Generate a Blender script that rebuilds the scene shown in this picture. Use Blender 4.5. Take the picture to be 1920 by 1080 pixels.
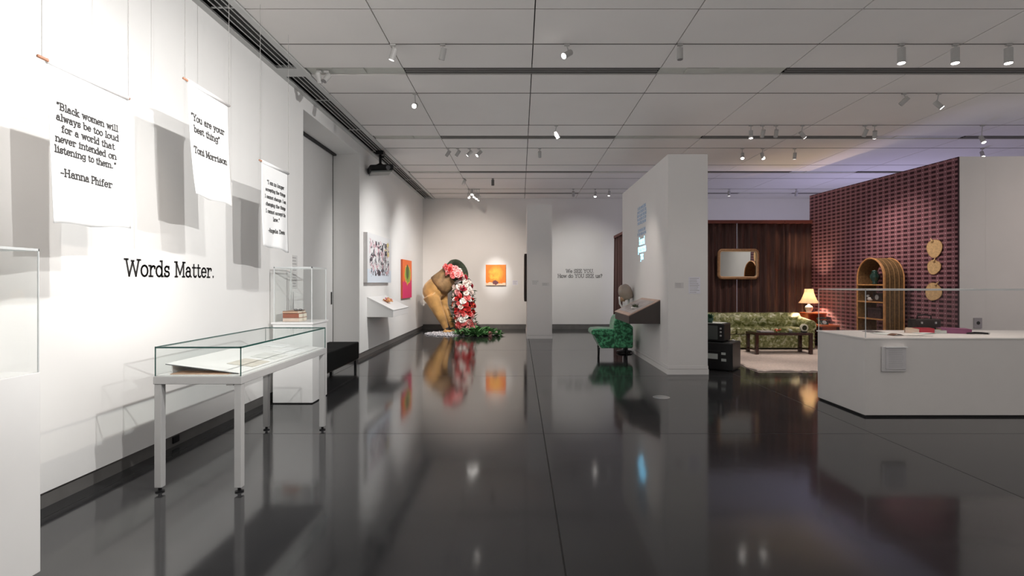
import bpy, bmesh, math, random
from mathutils import Vector, Matrix, Euler
from math import sin, cos, pi, radians as R
for _o in list(bpy.data.objects): bpy.data.objects.remove(_o)
sc = bpy.context.scene
C = sc.collection
rng = random.Random(7)

# ---------------------------------------------------------------- camera, world, exposure, large lights
H = 1.5                       # eye height; x right, y into the gallery, z up
cam_d = bpy.data.cameras.new('camera'); cam = bpy.data.objects.new('camera', cam_d); C.objects.link(cam)
cam.location = (0, 0, H); cam.rotation_euler = (R(90), 0, 0)
cam_d.sensor_width = 36; cam_d.lens = 36 * 1000 / 1920
cam_d.shift_x = -15 / 1920; cam_d.shift_y = -10 / 1920
cam_d.clip_start = 0.05; cam_d.clip_end = 100
sc.camera = cam
sc.view_settings.view_transform = 'Standard'; sc.view_settings.look = 'None'
sc.view_settings.gamma = 1; sc.view_settings.use_curve_mapping = False
sc.view_settings.exposure = 0.45
w = bpy.data.worlds.new('world'); sc.world = w; w.use_nodes = True
w.node_tree.nodes['Background'].inputs[0].default_value = (1.0, 0.975, 0.95, 1)
w.node_tree.nodes['Background'].inputs[1].default_value = 0.035
w.light_settings.distance = 4.0
sc.cycles.use_fast_gi = True; sc.cycles.fast_gi_method = 'ADD'; w.light_settings.ao_factor = 0.135
sc.cycles.max_bounces = 10; sc.cycles.diffuse_bounces = 6; sc.cycles.glossy_bounces = 5
sc.cycles.transparent_max_bounces = 24; sc.cycles.transmission_bounces = 8
sc.cycles.sample_clamp_indirect = 6
sc.cycles.use_denoising = True; sc.cycles.caustics_reflective = False

def spot(loc, aim, power, angle, blend=0.6, col=(1, 0.96, 0.92), rad=0.05, name='spot_light'):
    d = bpy.data.lights.new(name, 'SPOT'); d.energy = power; d.spot_size = R(angle); d.spot_blend = blend
    d.color = col; d.shadow_soft_size = rad
    o = bpy.data.objects.new(name, d); C.objects.link(o); o.location = loc
    o.rotation_euler = (Vector(aim) - Vector(loc)).to_track_quat('-Z', 'Y').to_euler()
    return o
def area(loc, aim, power, sx, sy, col=(1, 1, 1), name='area_light'):
    d = bpy.data.lights.new(name, 'AREA'); d.shape = 'RECTANGLE'; d.size = sx; d.size_y = sy; d.energy = power; d.color = col
    o = bpy.data.objects.new(name, d); C.objects.link(o); o.location = loc
    o.rotation_euler = (Vector(aim) - Vector(loc)).to_track_quat('-Z', 'Y').to_euler()
    return o
NEUT = (1, 0.985, 0.96); WARM = (1, 0.88, 0.78); COOL = (0.93, 0.97, 1)
# wall washers on the track ahead of and behind the camera, aimed at the hanging banners
spot((0.6, 1.3, 4.1), (-3.15, 4.0, 0.7), 275, 85, 0.8, NEUT, 0.04)
spot((0.6, 2.9, 4.1), (-3.15, 5.4, 0.7), 275, 82, 0.8, NEUT, 0.04)
spot((2.6, 1.8, 4.1), (-3.15, 2.9, 2.3), 400, 36, 0.6, NEUT, 0.04)
spot((6.0, -3.0, 4.0), (-3.15, 5.7, 2.75), 2300, 25, 0.6, NEUT, 0.05)
spot((7.0, -1.0, 4.1), (12.0, 0.0, 1.5), 250, 80, 0.8, NEUT, 0.05)  # added unseen spot, brightens the right wall that the mirror reflects
# added soft fill light high behind the camera, not an actual fixture
area((4.5, -3.0, 4.1), (4.5, -0.5, 1.0), 70, 8, 1.5, (1, 0.95, 0.9))
# lavender projector glow beyond the patterned wall
area((9.3, 13.5, 1.2), (7.2, 13.2, 4.2), 42, 1.2, 1.2, (0.55, 0.5, 1.0))

# ---------------------------------------------------------------- helpers
def P(px, py, Y): return Vector(((px - 975) * Y / 1000, Y, H - (py - 530) * Y / 1000))
_m = {}
def mat(name, col, rough=0.6, metal=0.0, spec=0.5, var=0.06, scale=6.0, bump=0.0, emis=0, trans=0.0, sheen=0.0, coat=0.0, bscale=60):
    if name in _m: return _m[name]
    m = bpy.data.materials.new(name); m.use_nodes = True; nt = m.node_tree; b = nt.nodes['Principled BSDF']
    tc = nt.nodes.new('ShaderNodeTexCoord'); nz = nt.nodes.new('ShaderNodeTexNoise'); nz.inputs['Scale'].default_value = scale
    nz.inputs['Detail'].default_value = 4
    nt.links.new(tc.outputs['Object'], nz.inputs['Vector'])
    cr = nt.nodes.new('ShaderNodeValToRGB'); cr.color_ramp.elements[0].position = 0.3; cr.color_ramp.elements[1].position = 0.7
    cr.color_ramp.elements[0].color = tuple(c * (1 - var) for c in col) + (1,)
    cr.color_ramp.elements[1].color = tuple(min(1, c * (1 + var)) for c in col) + (1,)
    nt.links.new(nz.outputs['Fac'], cr.inputs['Fac']); nt.links.new(cr.outputs['Color'], b.inputs['Base Color'])
    b.inputs['Roughness'].default_value = rough; b.inputs['Metallic'].default_value = metal
    b.inputs['Specular IOR Level'].default_value = spec
    if sheen: b.inputs['Sheen Weight'].default_value = sheen
    if coat: b.inputs['Coat Weight'].default_value = coat
    if bump:
        n2 = nt.nodes.new('ShaderNodeTexNoise'); n2.inputs['Scale'].default_value = bscale; nt.links.new(tc.outputs['Object'], n2.inputs['Vector'])
        bp = nt.nodes.new('ShaderNodeBump'); bp.inputs['Strength'].default_value = bump; bp.inputs['Distance'].default_value = 0.01
        nt.links.new(n2.outputs['Fac'], bp.inputs['Height']); nt.links.new(bp.outputs['Normal'], b.inputs['Normal'])
    if emis:
        b.inputs['Emission Color'].default_value = tuple(col) + (1,); b.inputs['Emission Strength'].default_value = emis
    _m[name] = m
    return m
def nodes(name):
    m = bpy.data.materials.new(name); m.use_nodes = True; nt = m.node_tree; _m[name] = m
    return m, nt, nt.nodes['Principled BSDF']
def math_n(nt, op, a, b=None, clamp=False):
    n = nt.nodes.new('ShaderNodeMath'); n.operation = op; n.use_clamp = clamp
    for i, v in enumerate((a, b)):
        if v is None: continue
        if isinstance(v, (int, float)): n.inputs[i].default_value = v
        else: nt.links.new(v, n.inputs[i])
    return n.outputs[0]
def mixc(nt, f, a, b):
    n = nt.nodes.new('ShaderNodeMix'); n.data_type = 'RGBA'
    for s, v in ((n.inputs['Factor'], f), (n.inputs['A'], a), (n.inputs['B'], b)):
        if isinstance(v, (int, float)): s.default_value = v
        elif isinstance(v, tuple): s.default_value = tuple(v) + (1,)
        else: nt.links.new(v, s)
    return n.outputs['Result']

class MB:
    def __init__(s): s.v = []; s.f = []
    def add(s, vs, fs):
        n = len(s.v); s.v += [Vector(v) for v in vs]; s.f += [tuple(i + n for i in f) for f in fs]; return s
    def box(s, a, b):
        x0, y0, z0 = [min(p, q) for p, q in zip(a, b)]; x1, y1, z1 = [max(p, q) for p, q in zip(a, b)]
        return s.add([(x0,y0,z0),(x1,y0,z0),(x1,y1,z0),(x0,y1,z0),(x0,y0,z1),(x1,y0,z1),(x1,y1,z1),(x0,y1,z1)],
              [(0,3,2,1),(4,5,6,7),(0,1,5,4),(1,2,6,5),(2,3,7,6),(3,0,4,7)])
    def obox(s, c, size, M):
        n = len(s.v); s.box([-q/2 for q in size], [q/2 for q in size])
        for i in range(n, len(s.v)): s.v[i] = Vector(c) + M @ s.v[i]
        return s
    def prism(s, pts, d):      # polygon of 3D points pushed along d
        n = len(pts); d = Vector(d); P0 = [Vector(p) for p in pts]
        return s.add(P0 + [p + d for p in P0], [tuple(range(n))[::-1], tuple(range(n, 2*n))] + [(i, (i+1) % n, (i+1) % n + n, i + n) for i in range(n)])
    def loft(s, rings, cap=True, closed=False):
        n = len(rings[0]); k = len(rings); vs = [p for r in rings for p in r]; fs = []
        for j in range(k if closed else k - 1):
            for i in range(n):
                a = j*n + i; b = j*n + (i+1) % n; c = ((j+1) % k)*n + (i+1) % n; d = ((j+1) % k)*n + i
                fs.append((a, b, c, d))
        if cap and not closed: fs += [tuple(range(n))[::-1], tuple(range((k-1)*n, k*n))]
        return s.add(vs, fs)
    def tube(s, pts, r, n=8, closed=False):
        pts = [Vector(p) for p in pts]; rs = r if isinstance(r, (list, tuple)) else [r]*len(pts); rings = []; up = None
        for i, p in enumerate(pts):
            a = pts[i-1] if (i or closed) else pts[i]; b = pts[(i+1) % len(pts)] if (i < len(pts)-1 or closed) else pts[i]
            t = (b - a).normalized()
            if up is None: up = t.orthogonal().normalized()
            up = (up - t * up.dot(t)).normalized(); w2 = t.cross(up)
            rings.append([p + (up * cos(2*pi*k/n) + w2 * sin(2*pi*k/n)) * rs[i] for k in range(n)])
        return s.loft(rings, True, closed)
    def cyl(s, a, b, r, n=16, r2=None): return s.tube([a, b], [r, r if r2 is None else r2], n)
    def lathe(s, prof, c=(0,0,0), n=24, M=None):
        c = Vector(c); rings = []
        for r, z in prof:
            rg = [Vector((r*cos(2*pi*k/n), r*sin(2*pi*k/n), z)) for k in range(n)]
            rings.append([c + (M @ q if M else q) for q in rg])
        return s.loft(rings)
    def grid(s, fn, nu, nv, thick=None):
        g = [fn(i/nu, j/nv) for j in range(nv+1) for i in range(nu+1)]
        return s.add(g, [(j*(nu+1)+i, j*(nu+1)+i+1, (j+1)*(nu+1)+i+1, (j+1)*(nu+1)+i) for j in range(nv) for i in range(nu)])
    def ball(s, c, r, n=12, sc3=(1,1,1)):
        c = Vector(c); rings = []
        for j in range(1, n//2):
            a = pi*j/(n//2) - pi/2
            rings.append([c + Vector((cos(a)*cos(2*pi*k/n)*r*sc3[0], cos(a)*sin(2*pi*k/n)*r*sc3[1], sin(a)*r*sc3[2])) for k in range(n)])
        return s.loft(rings)
    def build(s, name, m, parent=None, smooth=False, bevel=0, local=False, seg=2, solid=0, sub=0):
        if parent is not None:
            off = Vector((0,0,0)) if local else Vector(parent['_w'])
        elif local: off = Vector((0,0,0))
        else:
            xs = [v.x for v in s.v]; ys = [v.y for v in s.v]
            off = Vector(((min(xs)+max(xs))/2, (min(ys)+max(ys))/2, min(v.z for v in s.v)))
        me = bpy.data.meshes.new(name); me.from_pydata([v - off for v in s.v], [], s.f); me.update()
        bm = bmesh.new(); bm.from_mesh(me); bmesh.ops.recalc_face_normals(bm, faces=bm.faces); bm.to_mesh(me); bm.free()
        me.materials.append(m)
        if smooth: me.polygons.foreach_set('use_smooth', [True]*len(me.polygons))
        o = bpy.data.objects.new(name, me); C.objects.link(o)
        if parent is not None:
            o.parent = parent; o['_w'] = list(Vector(parent['_w']) if not local else (0,0,0))
        else: o.location = off; o['_w'] = list(off)
        if solid: md = o.modifiers.new('solid', 'SOLIDIFY'); md.thickness = solid; md.offset = 0
        if sub: md = o.modifiers.new('sub', 'SUBSURF'); md.levels = sub; md.render_levels = sub
        if bevel: md = o.modifiers.new('bevel', 'BEVEL'); md.width = bevel; md.segments = seg; md.limit_method = 'ANGLE'
        return o
def thing(name, label, cat, loc=(0,0,0), rz=0, group=None):
    o = bpy.data.objects.new(name, None); C.objects.link(o); o.location = loc; o.rotation_euler = (0,0,rz)
    o.empty_display_size = 0.1; o['_w'] = list(loc); o['label'] = label; o['category'] = cat
    if group: o['group'] = group
    return o
def tag(o, label, cat, group=None):
    o['label'] = label; o['category'] = cat
    if group: o['group'] = group
    return o
def struct(o): o['kind'] = 'structure'; return o
def plab(o, label): o['label'] = label; return o
def copy_tree(o, parent=None):
    c = o.copy(); C.objects.link(c); c.parent = parent
    for ch in [k for k in bpy.data.objects if k.parent == o and k is not c]: copy_tree(ch, c)
    return c

# ---------------------------------------------------------------- slab typewriter lettering, drawn with strokes
def arc(cx, cy, rx, ry, a0, a1, n=10): return [(cx + rx*cos(R(a0+(a1-a0)*i/n)), cy + ry*sin(R(a0+(a1-a0)*i/n))) for i in range(n+1)]
def hs(x, y, h=0.09): return [(x-h, y), (x+h, y)]
X_ = 0.48; K = 0.72
G = {
 'a': (.56, [arc(.24,.14,.17,.14,60,345), [(.40,.34),(.40,.06),(.5,.0)], arc(.25,.33,.15,.15,0,165), [(.33,.27),(.41,.28)]]),
 'b': (.58, [[(.1,K),(.1,0)], hs(.06,K,.06), arc(.31,.24,.2,.24,-180,180,16)]),
 'c': (.52, [arc(.29,.24,.2,.24,40,320,14), [(.44,.4),(.44,.28)]]),
 'd': (.58, [[(.45,K),(.45,0),(.53,0)], hs(.4,K,.06), arc(.25,.24,.2,.24,0,360,16)]),
 'e': (.54, [arc(.27,.24,.2,.24,0,320,14), [(.07,.26),(.47,.26)]]),
 'f': (.42, [[(.18,0),(.18,.55)], arc(.3,.56,.12,.15,180,40,6), hs(.2,0,.12), hs(.2,X_,.13)]),
 'g': (.56, [arc(.26,.27,.19,.21,0,360,14), [(.45,.48),(.45,-.08)], arc(.27,-.08,.18,.13,0,-160,8), hs(.5,.48,.05)]),
 'h': (.60, [[(.12,K),(.12,0)], hs(.09,K,.06), hs(.12,0), arc(.3,.28,.18,.2,170,0,8), [(.48,.28),(.48,0)], hs(.48,0)]),
 'i': (.32, [[(.16,X_),(.16,0)], hs(.12,X_,.06), hs(.16,0,.12), [(.16,.62),(.16,.66)]]),
 'k': (.58, [[(.12,K),(.12,0)], hs(.09,K,.06), hs(.12,0), [(.12,.2),(.42,X_)], hs(.42,X_), [(.25,.3),(.46,0)], hs(.47,0)]),
 'l': (.32, [[(.16,K),(.16,0)], hs(.12,K,.06), hs(.16,0,.12)]),
 'm': (.84, [[(.12,X_),(.12,0)], hs(.08,X_,.06), hs(.12,0), arc(.27,.3,.15,.18,170,0,7), [(.42,.3),(.42,0)], hs(.42,0,.07), arc(.57,.3,.15,.18,180,0,7), [(.72,.3),(.72,0)], hs(.73,0)]),
 'n': (.60, [[(.12,X_),(.12,0)], hs(.08,X_,.06), hs(.12,0), arc(.3,.29,.18,.19,170,0,8), [(.48,.29),(.48,0)], hs(.48,0)]),
 'o': (.54, [arc(.27,.24,.21,.24,0,360,18)]),
 'p': (.58, [[(.12,X_),(.12,-.2)], hs(.08,X_,.06), hs(.12,-.2), arc(.31,.24,.2,.24,-180,180,16)]),
 'r': (.48, [[(.14,X_),(.14,0)], hs(.09,X_,.06), hs(.16,0,.12), arc(.33,.28,.17,.19,170,50,6), [(.42,.44),(.42,.36)]]),
 's': (.48, [arc(.24,.355,.15,.125,30,270,9), arc(.24,.12,.16,.12,90,-150,9), [(.38,X_),(.38,.36)], [(.08,.14),(.08,0)]]),
 't': (.40, [[(.17,.64),(.17,.12)], arc(.28,.12,.11,.12,180,330,6), hs(.19,X_,.14)]),
 'u': (.60, [[(.12,X_),(.12,.18)], hs(.08,X_,.06), arc(.29,.18,.17,.18,180,350,8), [(.46,X_),(.46,0),(.54,0)], hs(.42,X_,.06)]),
 'v': (.56, [[(.1,X_),(.28,0),(.46,X_)], hs(.1,X_), hs(.46,X_)]),
 'w': (.78, [[(.1,X_),(.24,0),(.39,.42),(.54,0),(.68,X_)], hs(.1,X_), hs(.68,X_), hs(.39,.44,.05)]),
 'y': (.56, [[(.1,X_),(.29,.03)], [(.46,X_),(.2,-.2),(.08,-.2)], hs(.1,X_), hs(.46,X_)]),
 'A': (.74, [[(.1,0),(.36,K),(.62,0)], hs(.1,0), hs(.62,0), [(.2,.26),(.52,.26)], hs(.3,K,.07)]),
 'B': (.68, [[(.14,K),(.14,0)], [(.04,K),(.36,K)], [(.04,0),(.4,0)], [(.14,.38),(.38,.38)], arc(.37,.55,.16,.17,90,-90,8), arc(.4,.19,.18,.19,90,-90,8)]),
 'D': (.70, [[(.14,K),(.14,0)], [(.04,K),(.32,K)], [(.04,0),(.32,0)], arc(.32,.36,.28,.36,90,-90,12)]),
 'E': (.66, [[(.14,K),(.14,0)], [(.04,K),(.54,K),(.54,.54)], [(.04,0),(.57,0),(.57,.18)], [(.14,.37),(.4,.37)], [(.4,.45),(.4,.29)]]),
 'H': (.78, [[(.15,K),(.15,0)], [(.61,K),(.61,0)], hs(.15,K), hs(.15,0), hs(.61,K), hs(.61,0), [(.15,.37),(.61,.37)]]),
 'I': (.40, [[(.2,K),(.2,0)], hs(.2,K,.12), hs(.2,0,.12)]),
 'M': (.86, [[(.14,0),(.14,K),(.43,.12),(.72,K),(.72,0)], hs(.11,K), hs(.14,0), hs(.75,K), hs(.72,0)]),
 'O': (.72, [arc(.36,.36,.28,.36,0,360,22)]),
 'P': (.64, [[(.14,K),(.14,0)], [(.04,K),(.36,K)], hs(.15,0,.11), [(.14,.32),(.36,.32)], arc(.36,.52,.2,.2,90,-90,9)]),
 'S': (.58, [arc(.29,.54,.19,.18,20,270,10), arc(.29,.18,.2,.18,90,-160,10), [(.48,K),(.48,.55)], [(.08,.18),(.08,0)]]),
 'T': (.68, [[(.34,K),(.34,0)], [(.06,.55),(.06,K),(.62,K),(.62,.55)], hs(.34,0,.12)]),
 'U': (.74, [[(.14,K),(.14,.24)], arc(.37,.24,.23,.24,180,360,10), [(.6,.24),(.6,K)], hs(.14,K), hs(.6,K)]),
 'W': (.98, [[(.1,K),(.28,0),(.49,.62),(.7,0),(.88,K)], hs(.1,K,.1), hs(.88,K,.1), hs(.49,.66,.07)]),
 'Y': (.70, [[(.1,K),(.35,.34),(.6,K)], [(.35,.34),(.35,0)], hs(.1,K), hs(.6,K), hs(.35,0,.12)]),
 '.': (.30, [[(.14,.0),(.14,.05)]]), ',': (.30, [[(.16,.04),(.12,-.12)]]), '-': (.44, [[(.06,.26),(.38,.26)]]),
 '"': (.38, [[(.13,K),(.11,.54)], [(.26,K),(.24,.54)]]), '?': (.52, [arc(.25,.54,.17,.17,170,-60,9), [(.33,.39),(.25,.3),(.25,.2)], [(.25,0),(.25,.04)]]),
 ' ': (.34, []),
}
def twidth(t): return sum(G[c][0] for c in t)
def lettering(mb, text, org, U, V, N, size, align='l', t=0.075, depth=0.002, stretch=1.0):
    U = Vector(U); V = Vector(V); N = Vector(N); org = Vector(org)
    x = {'l': 0, 'c': -twidth(text)/2, 'r': -twidth(text)}[align]
    M = lambda a: Matrix((a, V, N)).transposed()
    for ch in text:
        wd, lines = G[ch]
        for ln in lines:
            for (x0, y0), (x1, y1) in zip(ln, ln[1:]):
                a = org + U*((x+x0)*size*stretch) + V*(y0*size); b = org + U*((x+x1)*size*stretch) + V*(y1*size)
                d = b - a; L = d.length
                if L < 1e-6: continue
                d = d / L; s = N.cross(d); e = t*size*0.4; hw = t*size/2
                a2 = a - d*e; b2 = b + d*e
                q = [a2 - s*hw, b2 - s*hw, b2 + s*hw, a2 + s*hw]
                mb.prism([p + N*0.001 for p in q], N*depth)
        x += wd
    return mb
# ---------------------------------------------------------------- materials of the room
white_wall = mat('white_wall_paint', (0.80, 0.79, 0.775), 0.65, var=0.012, scale=2, bump=0.03, spec=0.3)
warm_wall = mat('warm_white_wall_paint', (0.74, 0.70, 0.68), 0.65, var=0.015, scale=2, bump=0.03, spec=0.3)
white_gloss = mat('white_lacquer', (0.80, 0.795, 0.785), 0.45, var=0.01)
base_grey = mat('dark_grey_base', (0.13, 0.125, 0.12), 0.5, var=0.1, scale=8)
ceil_m = mat('ceiling_panel_paint', (0.74, 0.71, 0.69), 0.85, var=0.02, scale=1.2, spec=0.2)
void_m = mat('dark_void', (0.02, 0.02, 0.02), 0.9)
slot_m = mat('grille_black', (0.015, 0.015, 0.015), 0.6)
metal_w = mat('painted_light_grey_metal', (0.50, 0.50, 0.49), 0.4, var=0.02)
black_m = mat('black_plastic', (0.008, 0.008, 0.009), 0.4, spec=0.3)
black_f = mat('black_fabric', (0.007, 0.008, 0.008), 0.8, bump=0.3, spec=0.2)
chrome = mat('brushed_steel', (0.55, 0.55, 0.55), 0.3, 0.9)
ink = mat('black_vinyl', (0.02, 0.018, 0.018), 0.6)
paper = mat('white_paper', (0.82, 0.81, 0.79), 0.8, var=0.02)
text_grey = mat('small_grey_print', (0.38, 0.37, 0.37), 0.8)
fm, nt, b = nodes('polished_concrete')
tc = nt.nodes.new('ShaderNodeTexCoord'); geo = nt.nodes.new('ShaderNodeNewGeometry')
n1 = nt.nodes.new('ShaderNodeTexNoise'); n1.inputs['Scale'].default_value = 0.7; n1.inputs['Detail'].default_value = 8; n1.inputs['Roughness'].default_value = 0.65
n2 = nt.nodes.new('ShaderNodeTexNoise'); n2.inputs['Scale'].default_value = 90; n2.inputs['Detail'].default_value = 3
nt.links.new(geo.outputs['Position'], n1.inputs['Vector']); nt.links.new(geo.outputs['Position'], n2.inputs['Vector'])
cr = nt.nodes.new('ShaderNodeValToRGB'); cr.color_ramp.elements[0].position = 0.3; cr.color_ramp.elements[1].position = 0.75
cr.color_ramp.elements[0].color = (0.020, 0.020, 0.021, 1); cr.color_ramp.elements[1].color = (0.040, 0.040, 0.042, 1)
nt.links.new(math_n(nt, 'ADD', math_n(nt, 'MULTIPLY', n1.outputs['Fac'], 0.75), math_n(nt, 'MULTIPLY', n2.outputs['Fac'], 0.25)), cr.inputs['Fac'])
sp = nt.nodes.new('ShaderNodeSeparateXYZ'); nt.links.new(geo.outputs['Position'], sp.inputs[0])
def jointmask(v, off):
    t = math_n(nt, 'FRACT', math_n(nt, 'DIVIDE', math_n(nt, 'ADD', v, -off + 327.0 + 1.635), 3.27))
    return math_n(nt, 'LESS_THAN', math_n(nt, 'ABSOLUTE', math_n(nt, 'ADD', t, -0.5)), 0.0016)
jm = math_n(nt, 'MAXIMUM', jointmask(sp.outputs[0], 0.235), jointmask(sp.outputs[1], 5.3))
nt.links.new(mixc(nt, jm, cr.outputs['Color'], (0.006, 0.006, 0.006)), b.inputs['Base Color'])
rr = math_n(nt, 'ADD', math_n(nt, 'MULTIPLY', n1.outputs['Fac'], 0.08), 0.055)
nt.links.new(math_n(nt, 'ADD', rr, math_n(nt, 'MULTIPLY', jm, 0.5)), b.inputs['Roughness'])
b.inputs['IOR'].default_value = 1.5
bp = nt.nodes.new('ShaderNodeBump'); bp.inputs['Strength'].default_value = 0.03; bp.inputs['Distance'].default_value = 0.02
n3 = nt.nodes.new('ShaderNodeTexNoise'); n3.inputs['Scale'].default_value = 2.2; nt.links.new(geo.outputs['Position'], n3.inputs['Vector'])
nt.links.new(n3.outputs['Fac'], bp.inputs['Height']); nt.links.new(bp.outputs['Normal'], b.inputs['Normal'])

# glass: thin clear panes
def glass_mat(name, tint, refl=1.0, haze=0.0):
    m = bpy.data.materials.new(name); m.use_nodes = True; nt = m.node_tree; nt.nodes.clear(); _m[name] = m
    out = nt.nodes.new('ShaderNodeOutputMaterial'); tr = nt.nodes.new('ShaderNodeBsdfTransparent'); gl = nt.nodes.new('ShaderNodeBsdfGlossy')
    tr.inputs['Color'].default_value = tuple(tint) + (1,); gl.inputs['Roughness'].default_value = 0.0
    fr = nt.nodes.new('ShaderNodeFresnel'); fr.inputs['IOR'].default_value = 1.45
    geo = nt.nodes.new('ShaderNodeNewGeometry'); mx = nt.nodes.new('ShaderNodeMixShader')
    nzz = nt.nodes.new('ShaderNodeTexNoise'); nzz.inputs['Scale'].default_value = 3
    v = math_n(nt, 'MULTIPLY', fr.outputs[0], refl)
    v = math_n(nt, 'MULTIPLY', v, math_n(nt, 'ADD', math_n(nt, 'MULTIPLY', nzz.outputs['Fac'], 0.1), 0.95), True)
    v = math_n(nt, 'MULTIPLY', v, math_n(nt, 'SUBTRACT', 1.0, geo.outputs['Backfacing']))
    nt.links.new(v, mx.inputs[0]); nt.links.new(tr.outputs[0], mx.inputs[1]); nt.links.new(gl.outputs[0], mx.inputs[2])
    nt.links.new(mx.outputs[0], out.inputs[0])
    return m
glass = glass_mat('clear_glass', (0.99, 0.995, 0.993), 0.6)
glass_g = glass_mat('greenish_glass', (0.98, 0.992, 0.988), 0.7)
edge_dk = mat('green_glass_edge', (0.02, 0.07, 0.06), 0.15)
edge_lt = mat('acrylic_edge', (0.62, 0.64, 0.64), 0.2)
glass_r = glass_mat('acrylic_sheet', (0.985, 0.985, 0.985), 0.6)

ZC = 4.23; XL = -3.15; YF = 17.3; XR = 12.0; YB = -4.5; PH = 3.6
struct(MB().box((-4.2, YB, -0.1), (XR, YF, 0)).build('floor', fm))
# ---- ceiling of large panels, cross slots, and the strip along the left wall
mb = MB()
xs = [-2.75, -1.49, 0.15, 1.79, 3.42, 5.06, 6.70, 8.34, 9.98, XR]
strips = [(YB, 2.96), (2.96, 3.64), (3.86, 4.54), (4.54, 5.32), (5.32, 6.10), (6.10, 6.78), (7.0, 7.68), (7.68, 9.24), (9.24, 9.92),
          (10.14, 10.82), (10.82, 12.38), (12.38, 13.06), (13.28, 13.96), (13.96, 15.52), (15.52, 16.2), (16.42, YF)]
for y0, y1 in strips:
    for x0, x1 in zip(xs, xs[1:]):
        mb.box((x0 + 0.006, y0 + 0.009, ZC), (x1 - 0.006, y1 - 0.009, ZC + 0.03))
struct(mb.build('ceiling', ceil_m))
struct(MB().box((-4.2, YB, ZC + 0.12), (XR, YF, ZC + 0.2)).build('ceiling_void', void_m))
mb = MB(); mbd = MB(); mbp = MB()
for k, yc in enumerate((3.75, 6.89, 10.03, 13.17, 16.31)):
    for i, (x0, x1) in enumerate(((-2.75, -1.49), (-1.49, 1.79), (1.79, 3.42), (3.42, 6.70), (6.70, 8.34), (8.34, XR))):
        if i % 2:
            for j in range(4): mb.box((x0 + 0.01, yc - 0.11 + 0.064*j, ZC + 0.004), (x1 - 0.01, yc - 0.098 + 0.064*j, ZC + 0.02))
            mbd.box((x0, yc - 0.11, ZC + 0.05), (x1, yc + 0.11, ZC + 0.06))
        else:
            mbp.box((x0 + 0.01, yc - 0.116, ZC + 0.018), (x1 - 0.01, yc + 0.116, ZC + 0.03))
            mbp.box((x0 + 0.35, yc - 0.085, ZC + 0.006), (x0 + 0.75, yc + 0.085, ZC + 0.0185))
struct(mb.build('ceiling_slot_louvres', mat('louvre_grey', (0.26, 0.25, 0.24), 0.6)))
struct(mbp.build('ceiling_slot_plates', mat('slot_plate', (0.50, 0.50, 0.46), 0.7)))
struct(mbd.build('ceiling_slot_backing', mat('slot_backing', (0.07, 0.065, 0.06), 0.8)))
mb = MB()
for y0, y1 in ((YB, 6.76), (7.02, YF)):
    for xb in (-3.15, -3.02, -2.955, -2.89, -2.825): 
        tr = xb < -3.1 or xb > -2.85; mb.box((xb, y0, ZC - (0.02 if tr else 0.002)), (xb + (0.07 if xb < -3.1 else 0.075 if tr else 0.012), y1, ZC + (0.01 if tr else 0.006)))
    yy = math.ceil(y0)
    while yy < y1: mb.box((-3.07, yy, ZC + 0.005), (-2.82, yy + 0.02, ZC + 0.015)); yy += 1.55
mb.box((-3.15, 6.76, ZC - 0.02), (-2.75, 7.02, ZC + 0.03))
struct(mb.build('ceiling_grille', metal_w))
struct(MB().box((-3.15, YB, ZC + 0.05), (-2.75, YF, ZC + 0.06)).build('ceiling_grille_backing', slot_m))
mbt = MB()
for y in (6.10, 7.68, 9.24, 10.82, 12.38, 13.96, 15.52): mbt.box((-2.74, y - 0.008, ZC - 0.004), (XR, y + 0.008, ZC + 0.03))
struct(mbt.build('ceiling_track', mat('track_grey', (0.16, 0.145, 0.135), 0.5)))

# ---- walls
mb = MB()
mb.box((-3.75, YB, 0.11), (XL, 7.75, ZC + 0.1)).box((-3.75, 10.46, 0.11), (XL, YF, ZC + 0.1)).box((-3.75, 7.75, 4.02), (XL, 10.46, ZC + 0.1))
mb.box((-3.80, 7.70, 0), (-3.68, 10.5, ZC))
struct(mb.build('wall_left', white_wall))
struct(MB().box((-4.0, YF, 0.15), (XR, YF + 0.1, ZC + 0.1)).build('wall_far', mat('far_wall_paint', (0.74, 0.72, 0.70), 0.65, var=0.012, scale=2, spec=0.3)))
struct(MB().box((XR, YB, 0), (XR + 0.1, YF, ZC + 0.1)).build('wall_right', warm_wall))
struct(MB().box((-4.0, YB - 0.1, 0), (XR, YB, ZC + 0.1)).build('wall_rear', white_wall))
mb = MB().box((-3.70, YB, 0), (XL - 0.02, 7.75, 0.11)).box((-3.70, 10.46, 0), (XL - 0.02, YF, 0.11))
struct(mb.build('baseboard_left', base_grey))
struct(MB().box((-3.2, YF + 0.015, 0), (XR, YF + 0.09, 0.15)).build('baseboard_far', base_grey))
d = struct(MB().box((-3.68, 7.80, 0.01), (-3.655, 10.44, 3.98)).build('door_1', mat('recess_door_paint', (0.60, 0.59, 0.58), 0.6, var=0.01)))
MB().box((-3.655, 10.30, 1.08), (-3.64, 10.34, 1.32)).build('door_handle', black_m, d, bevel=0.004)
MB().box((-3.65, 7.76, 3.985), (-3.60, 10.46, 4.02)).build('head_track', slot_m, d)
MB().box((-3.655, 10.40, 0.01), (-3.645, 10.408, 3.98)).build('edge_reveal', slot_m, d)
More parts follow.
